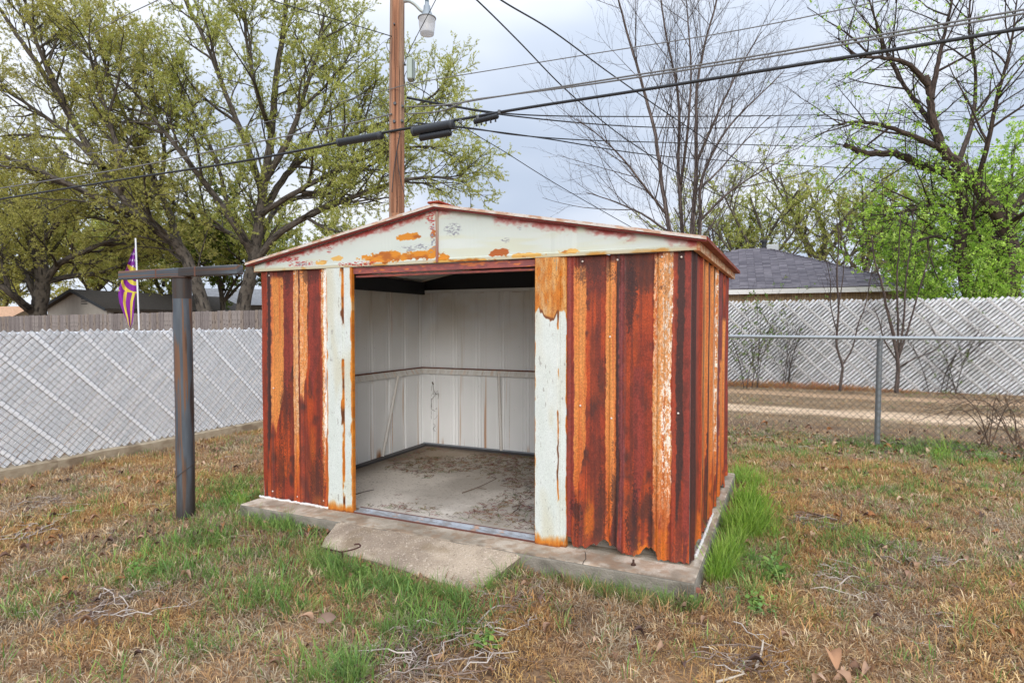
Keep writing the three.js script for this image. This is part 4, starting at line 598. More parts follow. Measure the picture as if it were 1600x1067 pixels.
// ---------------------------------------------------------------- flag
{
  const F = thing('flag', 'purple and yellow striped flag with white stars on a thin pole', 'flag'), D = 8.6;
  const g = new MB(); g.tube([at(218.5, 560, D), at(211, 372, D)], 0.011, 8); mesh('flag_pole', g.geo(), mat([226, 228, 232], 0.4), F);
  const fT = tex(256, 1024, (u, v) => { // u across the hanging cloth from the pole, v down it
    const pu = [136, 22, 160], ye = [230, 212, 74], t = 1 - v;
    if (t < 0.29 - 0.05 * u) { const X = u * 3.2 + 0.3, q = t * 17, row = Math.floor(q), fx = (X + (row % 2) * 0.5) % 1 - 0.5, fyv = q % 1 - 0.5, an = Math.atan2(fyv * 0.9, fx), rr = Math.hypot(fx, fyv * 1.2); return rr < 0.23 + 0.08 * Math.cos(an * 5) ? [240, 238, 244] : pu; }
    if (t < 0.58 - 0.06 * u) { const b = (t - 0.29 + 0.16 * u * u * (t > 0.4 ? 1.2 : 0.6)) * 15; return b % 2 < 0.85 ? ye : pu; }
    const b = (1 - u) * 4.2 + (t - 0.55) * 2.6; return b % 2 < 1.25 ? pu : ye;
  }, true, false);
  // draped cloth: hangs from the pole, folded; outlines at several heights
  const rows = [[211.6, 374, 211.6, 374.5], [209.5, 386, 212, 386], [203, 400, 212.4, 400], [198, 414, 212.6, 414], [193.5, 426, 213, 426], [188.5, 440, 213.4, 439], [184.5, 452, 214, 448], [184, 462, 212.6, 459], [186, 474, 210, 470], [191, 487, 209, 482], [196, 499, 208, 494], [199, 507, 206, 505], [202.4, 513, 203.6, 512]];
  const R = 60, C = 24, p = [], u = [], ix = [], nr = rows.length - 1;
  for (let j = 0; j <= R; j++) { const t = j / R * nr, k = Math.min(nr - 1, Math.floor(t)), f = t - k, q = rows[k].map((a, e) => mix(a, rows[k + 1][e], f)); for (let c = 0; c <= C; c++) { const e = c / C, tt = j / R; const fold = Math.sin(e * 9 + tt * 5) * 0.05 * Math.min(1, tt * 4) * (1 - tt * 0.6); const P = at(mix(q[2], q[0], e), mix(q[3], q[1], e), D + 0.02 + fold); p.push(P.x, P.y, P.z);
    u.push(e, 1 - tt); } }
  for (let j = 0; j < R; j++) for (let c = 0; c < C; c++) { const a = j * (C + 1) + c; ix.push(a, a + 1, a + C + 1, a + 1, a + C + 2, a + C + 1); }
  const fg = new THREE.BufferGeometry(); fg.setAttribute('position', new THREE.Float32BufferAttribute(p, 3)); fg.setAttribute('uv', new THREE.Float32BufferAttribute(u, 2)); fg.setIndex(ix); fg.computeVertexNormals();
  mesh('flag_cloth', fg, new THREE.MeshPhysicalMaterial({ map: fT, roughness: 0.7, side: THREE.DoubleSide, transmission: 0.2, thickness: 0 }), F);
}

// ---------------------------------------------------------------- houses beyond
const shingleT = (a, b, seed) => tex(512, 512, (u, v) => { const row = Math.floor(v * 32), col = Math.floor(u * 20 + (row % 2) * 0.5 + hash(row, 1, seed)), f = v * 32 - row, n = hash(((col % 20) + 20) % 20, row, seed), g = noise(u * 400, v * 400, seed); let c = mix3(a, b, n * 0.75 + g * 0.25); return mix3(c, [34, 32, 34], ss(0.16, 0.0, f) * 0.6); });
function hipHouse(name, label, sR, nF, w, d, eave, rise, run, mats) {
  const H = thing(name, label, 'house', O.clone(), -YAW), ov = 0.45, [rm, wm, fm] = mats, sL = sR - w, nB = nF - d;
  const A = V(sR, eave, nF), B = V(sL, eave, nF), Cc = V(sL, eave, nB), D = V(sR, eave, nB), R = V(sR - run, eave + rise, (nF + nB) / 2), R2 = V(sL + run, eave + rise, (nF + nB) / 2);
  const g = new MB(), k = 0.42, q = (a, b, c, e) => { const wd = a.distanceTo(b) * k, hh = c.clone().sub(b).length() * k; g.quad(a, b, c, e, [0, 0, wd, 0, wd - run * k, hh, run * k, hh]); };
  q(B, A, R, R2); q(D, Cc, R2, R); q(A, D, R, R); q(Cc, B, R2, R2); const roof = mesh('roof', g.geo(), rm, H);
  const sh = new MB(), rs = rng(9), Ls = Math.hypot(rise, d / 2);
  for (const side of [0, 1]) { const rows = Math.round((side ? Math.hypot(rise, run) : Ls) / 0.15); for (let k = 0; k < rows; k++) {
    const t0 = k / rows, t1 = (k + 1.25) / rows, a0 = side ? nB + d / 2 * t0 : sL + run * t0, a1 = side ? nF - d / 2 * t0 : sR - run * t0;
    for (let x = a0 + (k % 2) * 0.16; x < a1 - 0.05; x += 0.325) { const x1 = Math.min(a1, x + 0.315), l = 0.012 + rs() * 0.01, P = (q, t, up) => side ? V(sR - run * t, eave + rise * t + up, q) : V(q, eave + rise * t + up, nF - d / 2 * t), j = (rs() - 0.5) * 0.012, tt = t0 + j / 5;
      const lo = [P(x, tt, 0.002), P(x1, tt, 0.002), P(x1, Math.min(1, t1), 0.002), P(x, Math.min(1, t1), 0.002)], n0 = sh.u.length; if (side) lo.splice(0, 4, lo[1], lo[0], lo[3], lo[2]); sh.hex(lo.concat(lo.map((e, i) => e.clone().add(V(0, i < 2 ? l + 0.012 : l * 0.4, 0))))); const tone = rs(); for (let q = n0; q < sh.u.length; q += 2) { sh.u[q] = sh.u[q] * 0.06 + tone; sh.u[q + 1] = sh.u[q + 1] * 0.06 + tone * 0.7; } } } }
  tag(mesh('shingles', sh.geo(), mats[3], H), null, null, null, 'stuff');
  const f = new MB(); for (const [a, b] of [[B, A], [A, D], [D, Cc], [Cc, B]]) { const dn = V(0, -0.2, 0), inn = V((sL + sR) / 2 - (a.x + b.x) / 2, 0, (nF + nB) / 2 - (a.z + b.z) / 2).normalize().multiplyScalar(0.03); f.hex([a, b, b.clone().add(inn), a.clone().add(inn)].map((e) => e.clone().add(dn)).concat([a, b, b.clone().add(inn), a.clone().add(inn)].map((e) => e.clone().add(V(0, -0.012, 0))))); }
  mesh('fascia', f.geo(), fm, H);
  const so = new MB(); so.quad(V(sL, eave - 0.17, nF), V(sR, eave - 0.17, nF), V(sR, eave - 0.17, nB), V(sL, eave - 0.17, nB)); mesh('soffit', so.geo(), mat([170, 164, 150], 0.9), H);
  const wl = new MB(); wl.box(sL + ov, sR - ov, -0.5, eave - 0.175, nB + ov, nF - ov); mesh('wall', wl.geo(), wm, H);
  return [H, roof];
}
{
  const rT = shingleT([84, 80, 86], [124, 118, 122], 5); const br = tex(512, 512, (u, v) => { const c = Math.floor(u * 34), f = u * 34 - c, r = Math.floor(v * 8); return mix3(mix3([150, 128, 98], [186, 164, 132], hash(c, r, 3)), [120, 110, 96], ss(0.12, 0.02, Math.min(f, 1 - f)) + ss(0.06, 0, v * 8 - r)); }); br.repeat.set(0.33, 0.5);
  const [H, roof] = hipHouse('brick_house', 'tan brick house with a grey hip roof and white fascia behind the right fence', 7.816, -22.93, 12, 10, 2.83, 2.2, 5.4, [mat([255, 255, 255], 0.9, { map: rT, bumpMap: rT, bumpScale: 0.008 }), mat([255, 255, 255], 0.9, { map: br }), mat([236, 234, 230], 0.7), mat([255, 255, 255], 0.9, { map: tex(256, 256, (u, v) => mix3([84, 80, 88], [132, 126, 132], clamp(fbm(u * 9, v * 9, 3, 3) * 1.3 - 0.15 + (noise(u * 120, v * 120, 5) - 0.5) * 0.4))) })]);
  const vb = (x, y, z, w, h, d, n, m) => { const g = rbox(w, h, d, 0.02, x, y, z); mesh(n, g, m, roof); };
  vb(2.75, 5.02, -27.9, 0.5, 0.28, 0.4, 'ridge_vent', mat([206, 208, 208], 0.5)); { const c = new THREE.CylinderGeometry(0.09, 0.09, 0.5, 12); c.translate(2.35, 5.15, -28); mesh('vent_pipe', c, mat([52, 54, 58], 0.6), roof); const c2 = new THREE.CylinderGeometry(0.17, 0.17, 0.1, 12); c2.translate(2.35, 5.36, -28); mesh('vent_cap', c2, mat([52, 54, 58], 0.6), roof); }
}
{ // small gabled outbuilding behind the board fence
  const P = at(118, 452, 36), al0 = 20 * Math.PI / 180, H = thing('gabled_house', 'low house with a dark roof and pale grey gable wall beyond the board fence', 'house', V(P.x, 0, P.z), -al0 * 1);
  const hr = P.y, he = hr - 1.02, hw = 2.55, L = 11, ov = 0.35, th = 0.14; // local: x across the gable, z towards the viewer
  const rT = shingleT([62, 56, 52], [92, 84, 76], 15), rm = mat([255, 255, 255], 0.95, { map: rT }), trim = mat([58, 62, 68], 0.8);
  const g = new MB(); const rp = (sx) => g.hex([V(sx * (hw + ov), he - 0.14, ov), V(0, hr, ov), V(0, hr, -L), V(sx * (hw + ov), he - 0.14, -L)].map((e) => e.clone().add(V(0, -th, 0))).concat([V(sx * (hw + ov), he - 0.14, ov), V(0, hr, ov), V(0, hr, -L), V(sx * (hw + ov), he - 0.14, -L)])); rp(-1); rp(1); mesh('roof', g.geo(), rm, H);
  const b = new MB(); for (const sx of [-1, 1]) b.hex([V(sx * (hw + ov), he - 0.3, ov + 0.03), V(0, hr - 0.17, ov + 0.03), V(0, hr - 0.17, ov + 0.003), V(sx * (hw + ov), he - 0.3, ov + 0.003), V(sx * (hw + ov), he - 0.12, ov + 0.03), V(0, hr + 0.01, ov + 0.03), V(0, hr + 0.01, ov + 0.003), V(sx * (hw + ov), he - 0.12, ov + 0.003)]); mesh('barge_board', b.geo(), trim, H);
  const sid = tex(256, 256, (u, v) => mix3([158, 152, 144], [182, 176, 168], fbm(u * 8, v * 3, 4, 3) * (0.8 + 0.2 * (Math.floor(u * 24) % 2)))), wm = mat([255, 255, 255], 0.9, { map: sid });
  const w = new MB(); w.quad(V(-hw, -0.5, 0), V(hw, -0.5, 0), V(hw, he - 0.05, 0), V(-hw, he - 0.05, 0)); w.tri(V(-hw, he - 0.05, 0), V(hw, he - 0.05, 0), V(0, hr - 0.16, 0)); w.box(-hw, hw, -0.5, he - 0.1, -L + 0.4, -0.02); mesh('wall', w.geo(), wm, H);
  const dk = mat([78, 60, 50], 0.9), s = new MB(); s.box(hw + 0.005, hw + 0.02, 0.5, he - 0.35, -L + 0.6, -0.4); mesh('porch_wall', s.geo(), dk, H);
  for (let k = 0; k < 3; k++) { const v = new MB(); v.box(0.45, 0.95, he + 0.12 + k * 0.14, he + 0.19 + k * 0.14, 0.005, 0.03); mesh('vent_louvre', v.geo(), mat([96, 92, 88], 0.8), H); }
}
{ // tan roof far left, and a grey roof between the trees
  const mk = (name, label, P, w, h, L, rc, wc, yaw) => { const H = thing(name, label, 'house', V(P.x, 0, P.z), yaw); const hr = P.y, g = new MB(); for (const sx of [-1, 1]) { const q = [V(-w / 2, hr - h, sx * L / 2), V(w / 2, hr - h, sx * L / 2), V(w / 2, hr, 0), V(-w / 2, hr, 0)]; g.quad(...q, [0, 0, w * 0.4, 0, w * 0.4, 1.4, 0, 1.4]); } mesh('roof', g.geo(), mat([255, 255, 255], 0.9, { map: rc }), H); const b = new MB(); b.box(-w / 2 + 0.4, w / 2 - 0.4, -0.6, hr - h + 0.02, -L / 2 + 0.5, L / 2 - 0.5); mesh('wall', b.geo(), mat(wc, 0.9), H); for (const sx of [-1, 1]) { const t = new MB(); t.tri(V(sx * (w / 2 - 0.4), hr - h, -L / 2 + 0.5), V(sx * (w / 2 - 0.4), hr - h, L / 2 - 0.5), V(sx * (w / 2 - 0.4), hr - 0.1, 0)); mesh('gable', t.geo(), mat(wc, 0.9), H); } };
  mk('tan_house', 'house with a tan orange roof at the far left beyond the board fence', at(-30, 479, 46), 9, 1.7, 7, shingleT([186, 146, 116], [214, 172, 140], 8), [214, 204, 186], -0.15);
  mk('grey_house', 'pale grey roofed house glimpsed between the tree trunks left of the shed', at(360, 451, 52), 9, 1.5, 8, shingleT([132, 132, 134], [162, 162, 164], 28), [120, 116, 110], 0.3);
}
// ---------------------------------------------------------------- trees
const barkT = (a, b, seed) => { const t = tex(128, 512, (u, v) => { const m = fbm(u * 14, v * 12, seed, 4), f = ss(0.55, 0.75, fbm(u * 20, v * 7, seed + 3, 3)); return mix3(mix3(a, b, m), [a[0] * 0.5, a[1] * 0.5, a[2] * 0.5], f * 0.8); }); t.repeat.set(1, 0.5); return t; };
const barkB = tex(128, 512, (u, v) => 1 - ss(0.45, 0.75, fbm(u * 18, v * 9, 3, 4)), false); barkB.repeat.set(1, 0.6);
const bark = (a, b, s) => mat([255, 255, 255], 0.95, { map: barkT(a, b, s), bumpMap: barkB, bumpScale: 0.03 });
const leafM = (o = 0.45) => new THREE.MeshPhysicalMaterial({ color: WHITE, roughness: 0.9, side: THREE.DoubleSide, transmission: o, thickness: 0, specularIntensity: 0.3 });
// a sprig: n small leaves round a stem tip, about 1 unit across
function sprig(n, seed, w = 0.34, fold = 0.25) {
  const r = rng(seed), p = [], ix = [];
  for (let k = 0; k < n; k++) {
    const a = r() * 6.283, el = (r() - 0.35) * 2, d = V(Math.cos(a) * Math.cos(el), Math.sin(el), Math.sin(a) * Math.cos(el)), o = d.clone().multiplyScalar(r() * 0.22).add(V((r() - 0.5) * 0.3, (r() - 0.5) * 0.3, (r() - 0.5) * 0.3)), L = 0.32 + r() * 0.28;
    const sd = d.clone().cross(V(r() - 0.5, r() + 0.2, r() - 0.5)).normalize().multiplyScalar(L * w), up = sd.clone().cross(d).normalize().multiplyScalar(L * fold * 0.4), b = p.length / 3;
    for (const q of [o, o.clone().addScaledVector(d, L * 0.5).add(sd).add(up), o.clone().addScaledVector(d, L), o.clone().addScaledVector(d, L * 0.5).sub(sd).add(up)]) p.push(q.x, q.y, q.z);
    ix.push(b, b + 1, b + 2, b, b + 2, b + 3);
  }
  const g = new THREE.BufferGeometry(); g.setAttribute('position', new THREE.Float32BufferAttribute(p, 3)); g.setIndex(ix); g.computeVertexNormals(); return g;
}
const perp = (d, r) => { const q = V(r() - 0.5, r() - 0.5, r() - 0.5).cross(d); return q.lengthSq() < 1e-6 ? V(1, 0, 0) : q.normalize(); };
// grows branches; per level: seg, wig, up, kids per metre, from, ang, len, rl
function grow(T, p0, dir, L, r0, lev, P) {
  const n = P.seg[lev], pts = [p0.clone()], rad = [r0], d = dir.clone(), p = p0.clone(), r = T.r, last = lev === P.seg.length - 1, rEnd = last ? r0 * 0.45 : r0 * 0.32;
  for (let k = 1; k <= n; k++) { d.x += (r() - 0.5) * P.wig[lev]; d.y += (r() - 0.5) * P.wig[lev] + P.up[lev] / n; d.z += (r() - 0.5) * P.wig[lev]; d.normalize(); p.addScaledVector(d, L / n); pts.push(p.clone()); rad.push(mix(r0, rEnd, k / n)); }
  branch(T, pts, rad, L, lev, P);
}
function branch(T, pts, rad, L, lev, P) {
  const r = T.r, n = pts.length - 1, last = lev === P.seg.length - 1;
  (rad[0] > 0.035 ? T.trunk : T.twig).tube(pts, rad, rad[0] > 0.12 ? 12 : rad[0] > 0.035 ? 7 : rad[0] > 0.012 ? 4 : 3, false);
  const place = (t) => { const q = clamp(t) * n, k = Math.min(n - 1, Math.floor(q)); return [pts[k].clone().lerp(pts[k + 1], q - k), pts[k + 1].clone().sub(pts[k]).normalize(), mix(rad[k], rad[k + 1], q - k)]; };
  if (last || P.leafAt?.(lev)) { const m = Math.round(L * P.leaf * (0.6 + r() * 0.8)); for (let k = 0; k < m; k++) { const [q, d] = place(P.leafFrom + (1 - P.leafFrom) * r()); if (!P.leafKeep || r() < P.leafKeep(q.y)) T.leaves.push([q, d]); } }
  if (last) return;
  const cnt = Math.max(P.min?.[lev] ?? 1, Math.round(L * P.kids[lev] * (0.8 + r() * 0.4)));
  for (let k = 0; k < cnt; k++) {
    const t = P.from[lev] + (1 - P.from[lev]) * (k + r() * 0.9) / cnt, [q, d, br] = place(t), a = P.ang[lev] * (0.65 + r() * 0.7), nd = d.clone().applyAxisAngle(perp(d, r), a);
    nd.y += P.lift?.[lev] ?? 0; nd.normalize();
    const l = P.len[lev] * (0.55 + r() * 0.75) * (1 - 0.45 * t); grow(T, q, nd, l, Math.max(0.0028, Math.min(br * 0.75, l * P.rl[lev])), lev + 1, P);
  }
}
function tree(name, label, cat, limbs, P, bm, leafC, seed, sprigs, size, group, lm = leafM()) {
  const T = { r: rng(seed), trunk: new MB(), twig: new MB(), leaves: [] }, base = limbs[0][0];
  const root = thing(name, label, cat, V(base.x, 0, base.z), 0, group);
  for (const l of limbs) { const pts = curve(l.map((q) => q.clone().sub(root.position)), Math.max(8, l.length * 5)), n = pts.length - 1; let L = 0; for (let k = 1; k <= n; k++) { L += pts[k].distanceTo(pts[k - 1]); } const j = T.r; for (let k = 1; k < n; k++) pts[k].add(V((j() - 0.5), (j() - 0.5), (j() - 0.5)).multiplyScalar(0.06 * Math.min(1, l.r0 * 4))); branch(T, pts, pts.map((_, k) => mix(l.r0, l.r1, Math.pow(k / n, 0.8))), L, 0, P); }
  mesh('trunk', T.trunk.geo(), bm, root); if (T.twig.count) tag(mesh('twigs', T.twig.geo(), bm, root), null, null, null, 'stuff');
  if (sprigs && T.leaves.length) {
    const lists = sprigs.map(() => []), r = T.r, E = new THREE.Euler(), cc = new THREE.Color();
    for (const [q, d] of T.leaves) { const o = q.clone().add(V(r() - 0.5, r() - 0.5, r() - 0.5).multiplyScalar(size * 0.5)), c = leafC(r, q); lists[Math.floor(r() * lists.length)].push([o, new THREE.Quaternion().setFromEuler(E.set(r() * 6.28, r() * 6.28, r() * 6.28)), size * (0.6 + r() * 0.8), c.clone()]); }
    lists.forEach((l, k) => { if (l.length) tag(inst('crown', sprigs[k], lm, l, root), null, null, null, 'stuff'); });
  }
  T.count = T.leaves.length; stats.push([name, T.trunk.count, T.twig.count, T.leaves.length]); return root;
}
const stats = [];
// a limb through pixel points: [px, py, depth] list with start and end radius in metres
let THICK = 0.74;
const limb = (r0, r1, ...q) => { const l = q.map(([x, y, d]) => at(x, y, d)); l.r0 = r0 * THICK; l.r1 = r1 * THICK; return l; };
const rootLimb = (r0, r1, ...q) => { const l = limb(r0, r1, ...q); const b = l[0].clone(); b.y = -0.3; l.unshift(b); return l; };
const col = (list, jit = 0.18) => (r) => { const c = list[Math.floor(r() * list.length)], k = 1 + (r() - 0.5) * 2 * jit; return sRGB(c[0], c[1], c[2]).multiplyScalar(k); };
const oakC = col([[188, 186, 96], [202, 198, 112], [168, 170, 86], [212, 208, 132], [182, 176, 102]]), oakC2 = col([[186, 192, 100], [202, 206, 116], [168, 176, 90], [214, 212, 138]]);
const oakBark = bark([70, 63, 56], [112, 104, 94], 3), paleBark = bark([92, 84, 76], [136, 126, 114], 8);
const small = [sprig(7, 1), sprig(8, 2), sprig(6, 3)];
const oakP = { seg: [0, 7, 6, 5, 3], wig: [0, 0.34, 0.42, 0.5, 0.5], up: [0, 0.22, 0.2, 0.15, 0.05], kids: [1.5, 2.0, 2.9, 5.0], from: [0.22, 0.2, 0.15, 0.1], ang: [0.75, 0.75, 0.8, 0.85], lift: [0.1, 0.1, 0.05, 0], len: [4.2, 2.3, 1.15, 0.5], rl: [0.022, 0.016, 0.011, 0.008], leaf: 10, leafFrom: 0.1, leafAt: (l) => l === 3 };
const A = 33;
tree('oak_tree', 'spreading oak with a dark gnarled trunk at the far left edge', 'tree', [
  rootLimb(0.62, 0.3, [58, 498, A], [62, 470, A], [66, 440, A], [62, 410, A], [58, 380, A], [64, 340, A + 1], [84, 290, A + 2], [100, 240, A + 3]),
  limb(0.36, 0.1, [54, 490, A], [34, 474, A - 1], [8, 452, A - 2], [-30, 428, A - 2], [-80, 400, A - 1]),
  limb(0.3, 0.09, [58, 470, A], [44, 440, A], [28, 415, A + 1], [0, 395, A + 2], [-50, 360, A + 3]),
  limb(0.3, 0.09, [66, 445, A], [88, 415, A], [120, 398, A - 1], [160, 380, A - 2], [205, 362, A - 3]),
  limb(0.24, 0.08, [62, 400, A], [40, 365, A + 1], [20, 330, A + 1], [-15, 300, A + 2]),
  limb(0.24, 0.08, [72, 440, A], [110, 432, A + 1], [160, 425, A + 2], [215, 405, A + 3], [265, 390, A + 3]),
  limb(0.2, 0.07, [60, 385, A], [90, 350, A - 1], [130, 325, A - 2], [170, 300, A - 2]),
  limb(0.2, 0.07, [50, 455, A], [46, 420, A + 2], [46, 385, A + 3], [30, 340, A + 4], [24, 290, A + 4]),
], { ...oakP, len: [4.0, 2.2, 1.1, 0.5], leaf: 23, kids: [1.4, 1.9, 2.7, 5.0], leafKeep: (y) => mix(0.4, 1, ss(2.6, 5.2, y)) }, oakBark, oakC, 11, small, 0.075);
const B = 28.5;
tree('oak_tree', 'large leaning oak behind the flag, limbs sweeping up to the left', 'tree', [
  rootLimb(0.5, 0.09, [320, 492, B], [306, 445, B], [282, 390, B], [236, 350, B - 1], [192, 308, B - 1], [140, 235, B], [84, 140, B], [30, 60, B], [-10, 0, B]),
  limb(0.26, 0.06, [282, 392, B], [262, 330, B + 1], [225, 250, B + 1], [190, 170, B + 2], [160, 90, B + 2], [150, 40, B + 2]),
  limb(0.24, 0.06, [236, 350, B - 1], [170, 318, B - 2], [90, 280, B - 3], [10, 245, B - 3], [-60, 215, B - 3]),
  limb(0.2, 0.06, [190, 306, B - 1], [186, 250, B - 2], [170, 185, B - 2], [150, 125, B - 2], [148, 80, B - 2]),
  limb(0.2, 0.06, [160, 262, B - 1], [100, 205, B + 1], [45, 165, B + 1], [-20, 120, B + 1]),
  limb(0.2, 0.06, [292, 412, B], [270, 372, B + 3], [180, 348, B + 3], [100, 330, B + 4], [20, 322, B + 4]),
  limb(0.18, 0.05, [120, 200, B], [70, 100, B - 1], [45, 30, B - 1], [30, -40, B - 1]),
  limb(0.16, 0.05, [250, 300, B + 1], [255, 230, B + 1], [240, 170, B + 1], [235, 110, B + 2]),
], { ...oakP, leaf: 22, len: [3.6, 2.0, 1.05, 0.48] }, oakBark, oakC, 23, small, 0.072);
const Cc = 29.5;
tree('elm_tree', 'tall forked tree in light leaf just left of the utility pole', 'tree', [
  rootLimb(0.52, 0.12, [378, 488, Cc], [388, 440, Cc], [398, 390, Cc], [406, 335, Cc], [412, 290, Cc], [424, 210, Cc], [430, 130, Cc], [442, 50, Cc], [448, -30, Cc]),
  limb(0.28, 0.05, [396, 395, Cc], [366, 350, Cc - 1], [330, 300, Cc - 1], [288, 245, Cc - 2], [240, 185, Cc - 2], [196, 130, Cc - 2], [160, 110, Cc - 2]),
  limb(0.26, 0.05, [405, 340, Cc], [446, 275, Cc + 1], [490, 236, Cc + 1], [540, 215, Cc + 2], [600, 190, Cc + 2], [660, 160, Cc + 2], [690, 140, Cc + 2]),
  limb(0.24, 0.05, [410, 300, Cc], [384, 225, Cc + 1], [352, 145, Cc + 1], [318, 60, Cc + 2], [290, 5, Cc + 2], [280, -40, Cc + 2]),
  limb(0.22, 0.05, [413, 285, Cc], [456, 205, Cc - 1], [480, 130, Cc - 1], [500, 70, Cc - 1], [505, 20, Cc - 1]),
  limb(0.26, 0.05, [392, 420, Cc], [430, 370, Cc - 1], [486, 335, Cc - 2], [550, 308, Cc - 2], [616, 285, Cc - 2], [676, 276, Cc - 2], [730, 284, Cc - 2]),
  limb(0.2, 0.05, [405, 335, Cc], [470, 296, Cc - 2], [545, 256, Cc - 2], [620, 232, Cc - 2], [690, 228, Cc - 2]),
  limb(0.22, 0.05, [400, 380, Cc], [440, 320, Cc + 3], [520, 290, Cc + 3], [590, 250, Cc + 3], [640, 205, Cc + 3], [700, 190, Cc + 3]),
  limb(0.2, 0.05, [398, 392, Cc], [350, 360, Cc + 3], [300, 340, Cc + 3], [250, 300, Cc + 3], [210, 270, Cc + 4]),
  limb(0.16, 0.04, [424, 210, Cc], [400, 140, Cc - 2], [385, 70, Cc - 2], [380, 10, Cc - 2]),
  limb(0.16, 0.04, [450, 270, Cc + 1], [500, 180, Cc + 2], [530, 120, Cc + 2], [540, 90, Cc + 2]),
  limb(0.16, 0.04, [360, 345, Cc - 1], [340, 260, Cc], [310, 190, Cc], [270, 130, Cc], [250, 90, Cc]),
], { ...oakP, kids: [1.55, 2.0, 2.9, 5.0], len: [3.4, 1.9, 1.0, 0.48], leaf: 26 }, oakBark, oakC2, 37, small, 0.074);
// far trees between and beyond those
const farP = { seg: [0, 6, 5, 3], wig: [0, 0.4, 0.5, 0.5], up: [0, 0.35, 0.2, 0.1], kids: [1.3, 2.0, 3.0], from: [0.25, 0.2, 0.1], ang: [0.7, 0.75, 0.8], lift: [0.15, 0.1, 0], len: [3.4, 1.7, 0.8], rl: [0.018, 0.013, 0.01], leaf: 9, leafFrom: 0, leafAt: (l) => l === 2 };
const farTree = (name, label, px, py, d, top, spread, seed, C, size, leaf, group, bm = oakBark, P = farP) => {
  const r = rng(seed), b = [], h = at(px, top, d).y; const fork = 0.24 + r() * 0.12; const tr = [at(px, py, d)]; tr[0].y = -0.3; tr.push(V(tr[0].x + (r() - 0.5) * 0.5, h * fork, tr[0].z), V(tr[0].x + (r() - 0.5) * 1.2, h * 0.6, tr[0].z + (r() - 0.5)), V(tr[0].x + (r() - 0.5) * 1.6, h * 0.93, tr[0].z)); tr.r0 = 0.02 * h + 0.06; tr.r1 = 0.05; b.push(tr);
  for (let k = 0; k < 7; k++) { const a = k * 2.4 + r(), y0 = h * (fork * 0.8 + 0.3 * r()), s0 = V(tr[0].x, y0, tr[0].z), e = V(Math.cos(a) * spread, 0, Math.sin(a) * spread); const l = [s0, s0.clone().addScaledVector(e, 0.4).add(V(0, h * 0.18, 0)), s0.clone().addScaledVector(e, 0.8 + r() * 0.3).add(V(0, h * (0.28 + r() * 0.22), 0))]; l.r0 = 0.012 * h; l.r1 = 0.04; b.push(l); }
  return tree(name, label, 'tree', b, { ...P, leaf }, bm, C, seed, small, size, group);
};
farTree('background_tree', 'olive green tree behind the grey roofed house on the left', 150, 480, 47, 300, 5.5, 51, oakC, 0.26, 8);
farTree('background_tree', 'dim green tree right behind the leaning oak and the outbuilding', 255, 480, 44, 330, 5, 53, oakC2, 0.25, 8);
farTree('background_tree', 'green tree low behind the forked tree beside the shed roof', 350, 480, 42, 330, 4.6, 57, col([[112, 130, 52], [130, 146, 62], [96, 116, 46]]), 0.24, 8);
farTree('background_tree', 'green tree just over the left eave of the shed', 450, 480, 40, 345, 4.4, 58, oakC2, 0.22, 7);
farTree('background_tree', 'pale yellow green tree beyond the oaks at the left edge', 5, 490, 52, 380, 5.5, 59, oakC, 0.28, 8);
